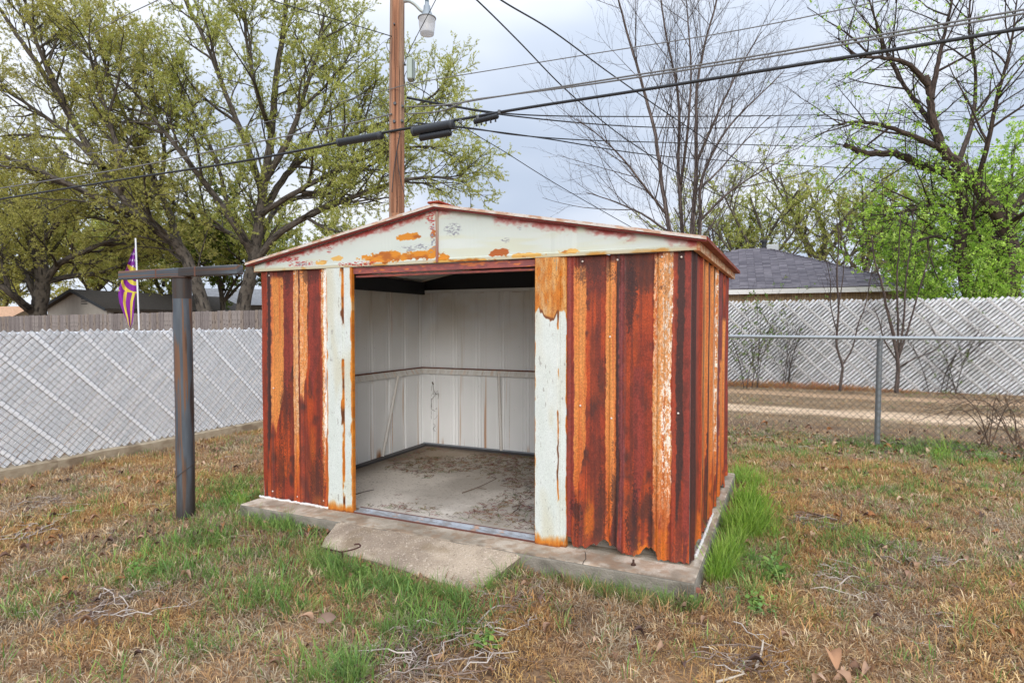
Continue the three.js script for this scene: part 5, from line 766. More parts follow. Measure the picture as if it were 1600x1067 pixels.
// right side: bare many-stemmed tree behind the shed
THICK = 0.8;
const Dd = 15;
const bareP = { seg: [0, 9, 7, 4], wig: [0, 0.1, 0.16, 0.26], up: [0, 0.42, 0.28, 0.12], kids: [3.2, 3.4, 3.8], from: [0.12, 0.12, 0.15], ang: [0.66, 0.6, 0.65], lift: [0.05, 0.05, 0], len: [2.5, 1.15, 0.5], rl: [0.0058, 0.0042, 0.0038], leaf: 1.2, leafFrom: 0.5 };
tree('bare_tree', 'bare many-stemmed tree rising behind the right half of the shed roof', 'tree', [
  rootLimb(0.1, 0.018, [1062, 430, Dd], [1046, 360, Dd], [1034, 285, Dd], [1023, 205, Dd], [1000, 120, Dd], [980, 50, Dd], [962, -20, Dd], [950, -70, Dd]),
  rootLimb(0.085, 0.016, [1070, 430, Dd + 0.3], [1065, 350, Dd + 0.3], [1060, 250, Dd + 0.3], [1062, 190, Dd + 0.3], [1056, 125, Dd + 0.4], [1042, 60, Dd + 0.4], [1030, -20, Dd + 0.4], [1026, -60, Dd + 0.4]),
  rootLimb(0.1, 0.018, [1080, 430, Dd - 0.2], [1082, 355, Dd - 0.2], [1088, 270, Dd - 0.2], [1088, 200, Dd - 0.2], [1090, 130, Dd - 0.2], [1104, 60, Dd - 0.3], [1120, 0, Dd - 0.3], [1130, -50, Dd - 0.3]),
  rootLimb(0.085, 0.014, [1090, 430, Dd], [1094, 355, Dd], [1096, 285, Dd], [1116, 235, Dd], [1146, 190, Dd + 0.2], [1186, 150, Dd + 0.3], [1226, 110, Dd + 0.3]),
  limb(0.05, 0.012, [1064, 290, Dd + 0.3], [1075, 200, Dd - 0.6], [1080, 110, Dd - 0.8], [1075, 30, Dd - 0.9], [1070, -30, Dd - 1]),
  limb(0.05, 0.012, [1090, 250, Dd - 0.2], [1125, 170, Dd - 0.4], [1160, 100, Dd - 0.6], [1190, 50, Dd - 0.6]),
  limb(0.045, 0.012, [1042, 335, Dd], [1010, 295, Dd - 0.4], [975, 250, Dd - 0.6], [940, 215, Dd - 0.7], [900, 185, Dd - 0.7]),
  limb(0.045, 0.012, [1048, 365, Dd], [1005, 335, Dd + 0.4], [960, 315, Dd + 0.5], [915, 300, Dd + 0.6]),
  limb(0.045, 0.012, [1094, 345, Dd], [1140, 300, Dd - 0.5], [1186, 270, Dd - 0.7], [1225, 250, Dd - 0.8]),
  limb(0.045, 0.012, [1086, 300, Dd], [1120, 270, Dd + 0.9], [1165, 220, Dd + 1.3], [1205, 180, Dd + 1.5]),
], bareP, bark([104, 92, 88], [148, 134, 128], 15), col([[170, 160, 120], [150, 140, 90]]), 63, [sprig(3, 9)], 0.05);
// right side: big leaning tree with fresh leaves
THICK = 0.62;
const Ee = 18.5, greenC = col([[172, 208, 78], [190, 222, 96], [140, 180, 60], [204, 230, 124], [154, 194, 76]], 0.25);
const bigP = { seg: [0, 7, 6, 4], wig: [0, 0.34, 0.44, 0.5], up: [0, 0.2, 0.12, 0.05], kids: [3.2, 3.6, 4.4], from: [0.2, 0.12, 0.1], ang: [0.8, 0.8, 0.85], lift: [0.08, 0.04, 0], len: [2.5, 1.15, 0.5], rl: [0.014, 0.009, 0.0065], leaf: 1.6, leafFrom: 0.2 };
const darkBark = bark([66, 54, 48], [104, 88, 78], 25);
tree('leaning_tree', 'big dark leaning tree with broken bare limbs at the right edge', 'tree', [
  rootLimb(0.5, 0.12, [1578, 480, Ee], [1582, 420, Ee], [1570, 355, Ee], [1530, 292, Ee], [1497, 257, Ee], [1473, 232, Ee], [1460, 198, Ee], [1455, 153, Ee], [1448, 118, Ee]),
  rootLimb(0.4, 0.12, [1520, 480, Ee + 1], [1508, 430, Ee + 1], [1500, 380, Ee + 1], [1506, 330, Ee + 1], [1484, 272, Ee + 1], [1450, 262, Ee + 1], [1400, 240, Ee + 1], [1350, 238, Ee + 1], [1320, 225, Ee + 1]),
  rootLimb(0.34, 0.12, [1560, 480, Ee + 0.5], [1552, 420, Ee + 0.5], [1560, 370, Ee + 0.5], [1590, 320, Ee + 0.5], [1640, 270, Ee + 0.5], [1690, 230, Ee + 0.5]),
  limb(0.15, 0.03, [1456, 155, Ee], [1468, 90, Ee], [1482, 30, Ee], [1496, -40, Ee]),
  limb(0.15, 0.03, [1452, 135, Ee], [1420, 100, Ee - 0.6], [1380, 90, Ee - 1], [1340, 86, Ee - 1.3], [1310, 60, Ee - 1.5]),
  limb(0.16, 0.03, [1473, 232, Ee], [1425, 212, Ee - 0.5], [1380, 196, Ee - 1], [1340, 190, Ee - 1.2], [1300, 196, Ee - 1.3]),
  limb(0.14, 0.03, [1460, 198, Ee], [1425, 150, Ee + 0.7], [1392, 95, Ee + 1], [1372, 40, Ee + 1.2], [1350, -30, Ee + 1.3]),
  limb(0.14, 0.03, [1528, 290, Ee], [1545, 220, Ee - 0.8], [1560, 150, Ee - 1], [1580, 70, Ee - 1.2], [1590, 0, Ee - 1.2]),
  limb(0.14, 0.03, [1497, 257, Ee], [1520, 190, Ee + 1], [1525, 120, Ee + 1.4], [1515, 40, Ee + 1.5], [1520, -40, Ee + 1.5]),
  limb(0.14, 0.03, [1570, 355, Ee], [1610, 330, Ee - 1], [1650, 330, Ee - 1.5], [1700, 310, Ee - 2]),
  limb(0.12, 0.03, [1506, 330, Ee + 1], [1460, 320, Ee], [1420, 330, Ee - 0.5], [1390, 350, Ee - 0.6]),
  limb(0.12, 0.03, [1500, 390, Ee + 1], [1470, 370, Ee], [1440, 375, Ee - 0.6], [1410, 390, Ee - 0.8]),
  limb(0.12, 0.03, [1555, 400, Ee + 0.5], [1530, 370, Ee - 0.8], [1520, 340, Ee - 1.2], [1540, 300, Ee - 1.4]),
], { ...bigP, leaf: 5, leafKeep: (y) => mix(1, 0.12, ss(3.4, 8.5, y)) }, darkBark, greenC, 71, small, 0.13);
// fresh green saplings and undergrowth round its foot
const bushP = { seg: [0, 5, 4], wig: [0, 0.4, 0.5], up: [0, 0.3, 0.1], kids: [4, 5], from: [0.15, 0.1], ang: [0.7, 0.8], lift: [0.1, 0], len: [1.3, 0.6], rl: [0.009, 0.006], leaf: 10, leafFrom: 0, leafAt: (l) => l === 1 };
const bush = (label, px, d, h, n, seed, C, size, leaf = 10, spread = 0.9, name = 'green_shrub', cat = 'shrub', group) => {
  const r = rng(seed), b = at(px, 480, d), L = [];
  for (let k = 0; k < n; k++) { const a = r() * 6.28, q = [V(b.x + (r() - 0.5) * 0.5, -0.15, b.z + (r() - 0.5) * 0.4)]; q.push(q[0].clone().add(V(Math.cos(a) * spread * 0.3, h * 0.45, Math.sin(a) * spread * 0.3)), q[0].clone().add(V(Math.cos(a) * spread * (0.7 + r() * 0.5), h * (0.75 + r() * 0.3), Math.sin(a) * spread * (0.7 + r() * 0.4)))); q.r0 = name === 'climbing_shrub' ? 0.011 : 0.03; q.r1 = 0.006; L.push(q); }
  return tree(name, label, cat, L, { ...bushP, leaf }, darkBark, C, seed, small, size, group);
};
bush('bright green leafy shrub over the right fence, left of the dark trunks', 1478, 17.2, 3.2, 9, 81, greenC, 0.12, 5, 1.1);
bush('bright green leafy shrub over the fence in front of the leaning trunk', 1510, 16.6, 3.2, 8, 82, greenC, 0.12, 4, 1.0);
bush('bright green leafy shrub over the fence at the right edge of the view', 1590, 17.0, 3.6, 9, 83, greenC, 0.12, 5, 1.1);
bush('yellow green leafy shrub over the right fence beside the end of the house roof', 1462, 20.5, 3.8, 8, 84, col([[150, 196, 60], [168, 204, 84], [132, 176, 50]]), 0.12, 3, 1.0);
bush('tall pale green shrub behind the right edge of the leaning tree', 1570, 22, 7.2, 9, 85, greenC, 0.2, 3, 1.8);
bush('airy light green shrub behind the left side of the leaning tree', 1440, 22.5, 6.2, 9, 86, col([[150, 190, 70], [170, 204, 96], [130, 170, 56]]), 0.18, 3, 1.8);
const yg = col([[176, 182, 90], [190, 194, 108], [158, 168, 78], [200, 198, 126]]), ygP = { ...farP, kids: [1.1, 1.6, 2.4] };
farTree('spring_tree', 'yellow green budding tree between the shed roof and the grey hip roof', 1180, 480, 36, 290, 3.2, 91, yg, 0.2, 4.5, null, paleBark, ygP);
farTree('spring_tree', 'branching budding tree directly behind the ridge of the grey hip roof', 1275, 480, 38, 262, 3.8, 92, yg, 0.2, 3.5, null, paleBark, ygP);
farTree('spring_tree', 'yellow green budding tree over the right slope of the hip roof', 1350, 480, 36, 285, 3.6, 93, yg, 0.2, 4.5, null, paleBark, ygP);
farTree('spring_tree', 'pale green tree far behind the leaning tree', 1430, 480, 40, 270, 4, 94, col([[150, 180, 70], [168, 196, 96]]), 0.22, 5, null, paleBark, ygP);
farTree('spring_tree', 'yellow green tree low behind the right eave of the shed', 1120, 480, 40, 330, 3.2, 95, yg, 0.2, 4.5, null, paleBark, ygP);
farTree('spring_tree', 'green tree beyond the leaning tree at the far right edge', 1570, 480, 34, 190, 4.4, 96, greenC, 0.24, 5, null, paleBark, ygP);
THICK = 0.72;
// saplings in the alley against the white fence
const sapP = { seg: [0, 6, 4], wig: [0, 0.2, 0.3], up: [0, 0.4, 0.2], kids: [4.5, 4.5], from: [0.3, 0.15], ang: [0.6, 0.7], lift: [0.05, 0], len: [0.75, 0.32], rl: [0.007, 0.006], leaf: 1.6, leafFrom: 0.2 };
const sC = col([[120, 150, 70], [104, 132, 60], [140, 150, 90]]), sapBark = bark([86, 72, 66], [128, 112, 104], 35), G = 12.6;
tree('sapling', 'thin forked bare sapling in the alley left of the fence post', 'sapling', [
  rootLimb(0.05, 0.014, [1314, 602, G], [1317, 572, G], [1308, 540, G], [1311, 480, G], [1308, 430, G], [1311, 380, G], [1308, 340, G]),
  limb(0.03, 0.01, [1317, 570, G], [1332, 545, G], [1342, 505, G], [1352, 480, G], [1360, 440, G], [1368, 400, G]),
  limb(0.022, 0.008, [1309, 520, G], [1299, 480, G], [1298, 440, G], [1290, 400, G]), limb(0.02, 0.008, [1311, 480, G], [1318, 430, G], [1322, 380, G], [1330, 330, G]),
], sapP, sapBark, sC, 101, [sprig(4, 31)], 0.07);
tree('sapling', 'thick clump of dark bare stems in the alley right of the fence post', 'sapling', [
  rootLimb(0.075, 0.016, [1402, 606, G - 0.3], [1404, 570, G - 0.3], [1396, 520, G - 0.3], [1386, 480, G - 0.3], [1380, 450, G - 0.3], [1368, 410, G - 0.3], [1362, 370, G - 0.3]),
  limb(0.045, 0.014, [1403, 575, G - 0.3], [1404, 510, G - 0.3], [1402, 440, G - 0.3], [1406, 380, G - 0.3], [1408, 330, G - 0.3]), limb(0.04, 0.012, [1405, 560, G - 0.3], [1413, 500, G - 0.4], [1416, 440, G - 0.4], [1424, 380, G - 0.4], [1428, 330, G - 0.4]),
  limb(0.036, 0.012, [1406, 555, G - 0.3], [1424, 500, G - 0.2], [1438, 450, G - 0.2], [1450, 410, G - 0.2], [1458, 380, G - 0.2]), limb(0.03, 0.01, [1400, 560, G - 0.3], [1382, 530, G - 0.5], [1374, 500, G - 0.5], [1366, 480, G - 0.5]),
  limb(0.025, 0.008, [1404, 575, G - 0.3], [1430, 560, G - 0.6], [1456, 550, G - 0.7], [1480, 530, G - 0.8]),
], { ...sapP, kids: [6, 5] }, sapBark, sC, 103, [sprig(4, 31)], 0.07);
bush('thin leafy vine shrub against the white fence beside the shed wall', 1168, 13.2, 1.8, 5, 105, sC, 0.08, 2, 0.5, 'climbing_shrub', 'shrub');
bush('thin leafless shrub against the white fence between shed and sapling', 1232, 13.4, 1.7, 5, 106, sC, 0.07, 0.6, 0.4, 'climbing_shrub', 'shrub');
bush('bare tangled shrub against the white fence right of the stem clump', 1480, 12.4, 1.7, 8, 107, sC, 0.07, 0.8, 0.7, 'climbing_shrub', 'shrub');
{ // dead brush at the wire fence, right edge
  const bp = { seg: [0, 6, 4], wig: [0, 0.35, 0.45], up: [0, -0.15, -0.1], kids: [5, 6], from: [0.1, 0.1], ang: [0.7, 0.9], lift: [0, 0], len: [0.6, 0.26], rl: [0.005, 0.005], leaf: 0, leafFrom: 0 }, r = rng(5), L = [], b = gAt(1585, 705, 0);
  for (let k = 0; k < 16; k++) { const a = r() * 6.28, q0 = V(b.x + (r() - 0.5) * 0.8, -0.05, b.z - 0.15 + (r() - 0.5) * 0.3), q = [q0, q0.clone().add(V(Math.cos(a) * 0.35, 0.3 + r() * 0.3, Math.sin(a) * 0.2)), q0.clone().add(V(Math.cos(a) * 0.8 - 0.1, 0.35 + r() * 0.55, Math.sin(a) * 0.35))]; q.r0 = 0.008; q.r1 = 0.003; L.push(q); }
  tree('dead_brush', 'tangle of dead brown brush against the wire fence at the right edge', 'brush', L, bp, bark([112, 84, 68], [150, 120, 98], 45), sC, 109, null, 0.1);
}
// dead vine inside the shed's back corner
{
  const f = (zx, zy) => { const px = 530 + zx / 3.5576, py = 400 + zy / 3.5576; const q = nPlane(px, py, -D0 + 0.03); return q; };
  const g = new MB(), T = thing('dead_vine', 'dead dark vine clinging in the back left corner inside the shed', 'vine', Y(0.12, SLAB, -D0 + 0.02)), w = (l, r) => g.tube(curve(l.map(([x, y]) => f(Math.max(x, 512), y).sub(T.position)), 16), r, 4, false);
  const sh = 62; w([[458 + sh, 705], [462 + sh, 740], [472 + sh, 770], [440 + sh, 800], [428 + sh, 815], [438 + sh, 850], [470 + sh, 862]], 0.0016); w([[472 + sh, 770], [490 + sh, 765], [486 + sh, 795]], 0.0018); w([[430 + sh, 815], [425 + sh, 840]], 0.0018); w([[462 + sh, 930], [470 + sh, 945], [460 + sh, 960], [472 + sh, 975]], 0.0018); w([[455 + sh, 700], [460 + sh, 715]], 0.006);
  const rv = rng(8); for (let k = 0; k < 12; k++) { const x = 425 + sh + rv() * 75, y = 715 + rv() * 170; w([[x, y], [x + (rv() - 0.5) * 30, y + rv() * 16], [x + (rv() - 0.5) * 44, y + 8 + rv() * 26]], 0.001); }
  mesh('stem', g.geo(), mat([96, 84, 74], 0.9), T);
}
// ---------------------------------------------------------------- grass, litter, sticks
function tuft(seed, n, h, spread, lean, w, seg = 3) {
  const r = rng(seed), p = [], ix = [];
  for (let k = 0; k < n; k++) {
    const a = r() * 6.283, rr = Math.sqrt(r()) * spread, x0 = Math.cos(a) * rr, z0 = Math.sin(a) * rr, b = a + (r() - 0.5) * 2.2, L = h * (0.5 + r() * 0.6), ln = lean * (0.4 + r() * 1.1), W = w * (0.7 + r() * 0.6), tw = b + 1.57 + (r() - 0.5) * 1.2, i0 = p.length / 3;
    let x = x0, y = -0.008, z = z0, el = 1.5 - ln * 0.3; const st = L / seg;
    for (let s = 0; s <= seg; s++) {
      const ww = W * (s === seg ? 0 : 1 - 0.25 * s / seg) * 0.5; if (s === seg) p.push(x, y, z); else p.push(x + Math.cos(tw) * ww, y, z + Math.sin(tw) * ww, x - Math.cos(tw) * ww, y, z - Math.sin(tw) * ww);
      x += Math.cos(el) * Math.cos(b) * st; z += Math.cos(el) * Math.sin(b) * st; y += Math.sin(el) * st; el -= ln * (0.7 + r() * 0.6) * 0.9 / seg * 1.6; if (y < 0.004) { y = 0.004 + r() * 0.006; el = Math.max(el, -0.1); }
    }
    for (let s = 0; s < seg - 1; s++) { const q = i0 + s * 2; ix.push(q, q + 1, q + 2, q + 1, q + 3, q + 2); } const q = i0 + (seg - 1) * 2; ix.push(q, q + 1, q + 2);
  }
  const g = new THREE.BufferGeometry(); g.setAttribute('position', new THREE.Float32BufferAttribute(p, 3)); g.setIndex(ix); g.computeVertexNormals(); return g;
}
const blocked = (s, n) => (s > -0.08 && s < 3.15 && n > -2.24 && n < 0.22) || (n >= 0.2 && n < 0.2 + 0.27 - (s - 0.9) * -0.03 && s > 0.87 + (n - 0.2) * 0.3 && s < 2.17 - (n - 0.2) * 0.42);
const gauss = (list) => { const q = list.map(([px, py, R, a]) => { const g = gAt(px, py); return [g.x, g.z, R, a]; }); return (x, z) => { let t = 0; for (const [a, b, R, k] of q) { const d = ((x - a) ** 2 + (z - b) ** 2) / (R * R); if (d < 9) t += k * Math.exp(-d * 1.2); } return t; }; };
const greenAt = gauss([[330, 850, 0.35, 0.7], [250, 900, 0.4, 0.7], [420, 900, 0.35, 0.9], [520, 920, 0.3, 1], [600, 945, 0.25, 1], [660, 960, 0.22, 1], [740, 960, 0.2, 0.8], [440, 950, 0.3, 0.7], [700, 1000, 0.2, 0.6], [520, 1060, 0.22, 0.9], [470, 1060, 0.2, 0.8], [590, 1040, 0.15, 0.6], [360, 800, 0.35, 0.9], [385, 770, 0.35, 0.8], [340, 760, 0.3, 0.5], [430, 830, 0.22, 1], [470, 855, 0.22, 1], [860, 890, 0.16, 0.9], [930, 905, 0.16, 0.6], [800, 905, 0.14, 0.9], [1160, 900, 0.22, 0.9], [1210, 940, 0.2, 0.5], [1225, 880, 0.3, 0.6], [1080, 935, 0.16, 0.6], [1250, 710, 0.5, 0.5], [1350, 700, 0.6, 0.7], [1450, 700, 0.5, 0.8], [1540, 725, 0.5, 0.8], [1340, 760, 0.5, 0.4], [1330, 840, 0.35, 0.5], [1400, 890, 0.3, 0.5], [1500, 840, 0.3, 0.3], [1560, 760, 0.4, 0.35], [1480, 780, 0.4, 0.3], [20, 960, 0.25, 0.5], [60, 1050, 0.25, 0.6], [150, 880, 0.3, 0.4], [130, 800, 0.3, 0.3], [300, 1000, 0.2, 0.5], [900, 1040, 0.12, 0.4], [1420, 1030, 0.15, 0.2], [1580, 1000, 0.2, 0.3]]);
const lushAt = gauss([[1130, 880, 0.16, 1], [1150, 840, 0.2, 1.1], [1165, 800, 0.22, 1.1], [1170, 765, 0.25, 1], [1190, 830, 0.2, 0.8], [1160, 740, 0.3, 0.8], [1120, 905, 0.1, 0.8]]);
const bareAt = gauss([[170, 940, 0.28, 1], [60, 980, 0.25, 0.7], [640, 1030, 0.22, 1], [730, 1020, 0.2, 0.8], [1180, 1000, 0.12, 0.5], [330, 960, 0.14, 0.8], [90, 790, 0.25, 0.8], [470, 1000, 0.14, 0.6], [830, 1010, 0.2, 0.6], [1500, 1010, 0.2, 0.5], [1260, 850, 0.2, 0.4]]);
const rG = rng(2024), E3 = new THREE.Euler(), quatY = (t = 0.15) => new THREE.Quaternion().setFromEuler(E3.set((rG() - 0.5) * t, rG() * 6.283, (rG() - 0.5) * t));
const dryG = [tuft(1, 13, 0.06, 0.05, 1.6, 0.0029), tuft(2, 13, 0.052, 0.055, 2.0, 0.0028), tuft(3, 11, 0.07, 0.05, 1.4, 0.003), tuft(4, 15, 0.042, 0.065, 2.3, 0.0027)];
const grnG = [tuft(11, 8, 0.085, 0.04, 0.8, 0.0036), tuft(12, 9, 0.07, 0.045, 1.0, 0.0034), tuft(13, 7, 0.115, 0.04, 0.7, 0.004)];
const tallG = [tuft(21, 14, 0.3, 0.05, 0.75, 0.0055, 4), tuft(22, 14, 0.25, 0.05, 0.95, 0.0052, 4)];
const dryC = col([[196, 160, 112], [180, 144, 98], [212, 184, 142], [164, 124, 86], [188, 148, 106], [160, 132, 104], [222, 200, 166], [140, 108, 80]], 0.2), greyC2 = col([[176, 158, 132], [150, 130, 108], [194, 178, 152]], 0.2), grnC = col([[118, 150, 74], [134, 164, 80], [102, 136, 66], [146, 168, 94], [112, 146, 82]], 0.2), lushC = col([[132, 168, 62], [148, 182, 72], [110, 150, 54], [160, 188, 92]], 0.2);
const bladeM = new THREE.MeshPhysicalMaterial({ color: WHITE, roughness: 0.75, side: THREE.DoubleSide, transmission: 0.25, thickness: 0, specularIntensity: 0.4 });
const dryL = dryG.map(() => []), grnL = grnG.map(() => []), tallL = tallG.map(() => []);
const scatter = (count, f) => { for (let k = 0; k < count; k++) { const u = rG(), d = mix(Math.sqrt(1.9), Math.sqrt(8.5), Math.sqrt(u)) ** 2, w = 1.02 * d + 0.9, x = (rG() * 2 - 1) * w, z = -d; const [s, n] = toYard(V(x, 0, z)); if (s < -2.86 || n < -5.4 || blocked(s, n)) continue; f(x, z, s, n, d); } };
scatter(124000, (x, z, s, n, d) => {
  const patch = fbm(x * 1.3 + 20, z * 1.3 + 4, 44, 4), fine = fbm(x * 4.5, z * 4.5, 46, 3), b = bareAt(x, z) + ss(0.58, 0.72, fbm(x * 1.7 + 3, z * 1.7, 90, 3)) * 0.6, edge = ss(-4.2, -5.0, n) * 0.6;
  if (rG() < clamp(b * 0.6 + edge + (0.5 - fine) * 0.5 - 0.1, 0, 0.92)) return;
  const y = groundY(x, z), k = 0.8 + rG() * 0.7, tone = fbm(x * 2.2 + 9, z * 2.2, 71, 3), c = rG() < ss(0.5, 0.68, tone) * 0.5 + edge ? greyC2(rG) : dryC(rG); const red = ss(0.5, 0.35, tone); c.r *= 1 + 0.06 * red; c.b *= 1 - 0.22 * red;
  dryL[Math.floor(rG() * 4)].push([V(x, y, z), quatY(0.5), [k, k * (0.7 + 0.5 * patch), k], c]);
});
scatter(60000, (x, z, s, n, d) => {
  const patch = fbm(x * 1.6 + 50, z * 1.6 + 8, 14, 4), fine = fbm(x * 6, z * 6, 16, 3); const m = greenAt(x, z) * (0.25 + 1.5 * ss(0.35, 0.65, fine)) + ss(0.52, 0.7, patch) * 0.55 * ss(0.4, 0.6, fine) + 0.13 + 0.12 * ss(0.3, 1.6, x) * ss(0.4, 0.6, fine) - bareAt(x, z) * 0.3;
  if (rG() > m * 0.62) return;
  const k = (0.75 + rG() * 0.6) * (0.8 + 0.35 * clamp(greenAt(x, z))); grnL[Math.floor(rG() * 3)].push([V(x, groundY(x, z), z), quatY(0.3), k, grnC(rG)]);
});
for (let k = 0; k < 4200; k++) { const [px, py] = [1085 + rG() * 240, 690 + rG() * 270], g = gAt(px, py), [s, n] = toYard(g), lu = lushAt(g.x, g.z); if (blocked(s, n) || s < 3.14 || rG() > Math.pow(lu, 1.5) * 0.9 * (0.35 + 1.2 * fbm(g.x * 7, g.z * 7, 61, 2))) continue; const e = (0.32 + rG() * 0.5) * (0.45 + 0.6 * clamp(lu)); tallL[Math.floor(rG() * 2)].push([V(g.x, groundY(g.x, g.z), g.z), quatY(0.3), e, lushC(rG)]); }
// stands of longer blades along the slab, the ramp and round the post
const line = (pts, n, e, C = grnC) => { for (let k = 0; k < n; k++) { const t = rG() * (pts.length - 1), i = Math.min(pts.length - 2, Math.floor(t)), px = mix(pts[i][0], pts[i + 1][0], t - i) + (rG() - 0.5) * 14, py = mix(pts[i][1], pts[i + 1][1], t - i) + (rG() - 0.5) * 12, g = gAt(px, py), [s, nn] = toYard(g); if (blocked(s, nn)) continue; tallL[Math.floor(rG() * 2)].push([V(g.x, groundY(g.x, g.z), g.z), quatY(0.25), e * (0.6 + rG() * 0.7), C(rG)]); } };
line([[395, 830], [440, 838], [470, 850]], 26, 0.5); line([[500, 880], [560, 905], [640, 930], [720, 945]], 90, 0.42); line([[470, 870], [500, 895], [560, 930]], 60, 0.4); line([[760, 935], [800, 905], [830, 890]], 40, 0.42); line([[840, 905], [930, 935], [1000, 948], [1090, 962]], 90, 0.32); line([[850, 912], [960, 948], [1080, 965]], 110, 0.3, (r) => r() < 0.6 ? grnC(r) : dryC(r)); line([[858, 885], [866, 892]], 5, 0.75); line([[975, 925], [990, 930]], 7, 0.6); line([[1035, 940], [1075, 945]], 10, 0.45); line([[470, 1060], [560, 1075], [540, 1050]], 26, 0.5); line([[1460, 712], [1475, 716]], 8, 0.8, lushC); line([[360, 790], [385, 800], [375, 770]], 26, 0.45, lushC); line([[150, 920], [330, 900], [420, 940], [700, 1010]], 50, 0.36);
// dry clumps and weeds in the alley and along the far fence
const alleyDry = [], alleyG = [];
for (let k = 0; k < 9000; k++) { const s = -4 + rG() * 14, n = -4.9 - rG() * 6.8, tr = Math.max(ss(0.75, 0.25, Math.abs(n + 7.55)), ss(0.55, 0.2, Math.abs(n + 10.05))); if (rG() < tr * 0.97 || rG() < 0.25) continue; const q = Y(s, 0, n), y = groundY(q.x, q.z) + 0.012; (rG() < 0.2 * ss(0.45, 0.65, fbm(s * 1.2, n * 1.2, 5, 3)) ? alleyG : alleyDry).push([V(q.x, y, q.z), quatY(0.4), 0.8 + rG() * 0.9, null]); }
for (const e of alleyDry) e[3] = rG() < 0.5 ? greyC2(rG) : dryC(rG); for (const e of alleyG) e[3] = grnC(rG);
for (let k = 0; k < 900; k++) { const s = mix(1.2, 6.2, rG()), den = ss(1.4, 2.6, s) * ss(5.8, 4.2, s), n = -11.72 + rG() * 0.45; if (rG() > 0.25 + 0.75 * den) continue; const q = Y(s, 0, n); alleyDry.push([V(q.x, 0, q.z), quatY(0.4), [2 + rG(), 1.6 + 3 * den * rG(), 2 + rG()], sRGB(170 + rG() * 34, 126 + rG() * 30, 84 + rG() * 26)]); }
line([[1108, 925], [1118, 880], [1138, 810], [1152, 750]], 240, 0.55, lushC); line([[1125, 925], [1150, 880], [1175, 800], [1180, 745]], 150, 0.42, lushC);
const stuffRoot = (name, label) => { const o = new THREE.Group(); o.name = numbered(name); scene.add(o); return tag(o, label, null, null, 'stuff'); };
{ const R = stuffRoot('dry_grass', 'short tan dormant grass covering most of the yard'); dryL.forEach((l, k) => inst('blades', dryG[k], bladeM, l, R)); }
{ const R = stuffRoot('green_grass', 'green grass sprouting in patches in front of the shed and across the yard'); grnL.forEach((l, k) => inst('blades', grnG[k], bladeM, l, R)); }
{ const R = stuffRoot('tall_grass', 'taller lush green grass along the slab, ramp and shed side'); tallL.forEach((l, k) => inst('blades', tallG[k], bladeM, l, R)); }
{ const R = stuffRoot('alley_weeds', 'dry brown weeds and grass in the dirt alley'); inst('dry_blades', dryG[2], bladeM, alleyDry, R); inst('green_blades', grnG[1], bladeM, alleyG, R); }
// broad-leaved weeds
{
  const g = sprig(9, 44, 0.55, 0.3), l = []; for (const [px, py, n, R] of [[1190, 895, 26, 0.14], [1200, 960, 9, 0.1], [1075, 950, 12, 0.05], [1220, 910, 20, 0.1], [760, 1010, 6, 0.06], [560, 905, 8, 0.05], [640, 925, 8, 0.06], [230, 890, 10, 0.1], [375, 790, 14, 0.1], [1050, 940, 8, 0.05]]) for (let k = 0; k < n; k++) { const q = gAt(px, py), x = q.x + (rG() - 0.5) * 2 * R, z = q.z + (rG() - 0.5) * 2 * R, [s, nn] = toYard(V(x, 0, z)); if (blocked(s, nn)) continue; l.push([V(x, groundY(x, z) + 0.015 + rG() * 0.03, z), quatY(0.5), 0.028 + rG() * 0.032, grnC(rG)]); }
  tag(inst('weeds', g, bladeM, l), 'small broad leaved green weeds among the grass', null, null, 'stuff');
}
// fallen leaves: curled
function curled(seed, L, W) { const r = rng(seed), p = [], ix = [], N = 5, c = 0.8 + r() * 1.6, b = (r() - 0.5) * 1.2; for (let k = 0; k <= N; k++) { const t = k / N, w = W * Math.sin(Math.PI * (0.06 + 0.9 * t)) ** 0.8 * (0.8 + r() * 0.3), y = Math.sin(t * 3.1) * L * 0.18 * c, x = (t - 0.5) * L; for (const q of [-1, 0, 1]) p.push(x + b * L * 0.1 * q * q, y + Math.abs(q) * w * (0.35 + 0.5 * c * 0.3), q * w * 0.5); } for (let k = 0; k < N; k++) for (let j = 0; j < 2; j++) { const a = k * 3 + j; ix.push(a, a + 1, a + 3, a + 1, a + 4, a + 3); } const g = new THREE.BufferGeometry(); g.setAttribute('position', new THREE.Float32BufferAttribute(p, 3)); g.setIndex(ix); g.computeVertexNormals(); return g; }
const leafG = [curled(1, 0.05, 0.028), curled(2, 0.06, 0.026), curled(3, 0.04, 0.03)], litM = mat(WHITE, 0.85), litC = col([[138, 104, 82], [112, 84, 70], [168, 134, 108], [150, 118, 98], [92, 70, 62], [186, 156, 130], [160, 110, 70]], 0.2);
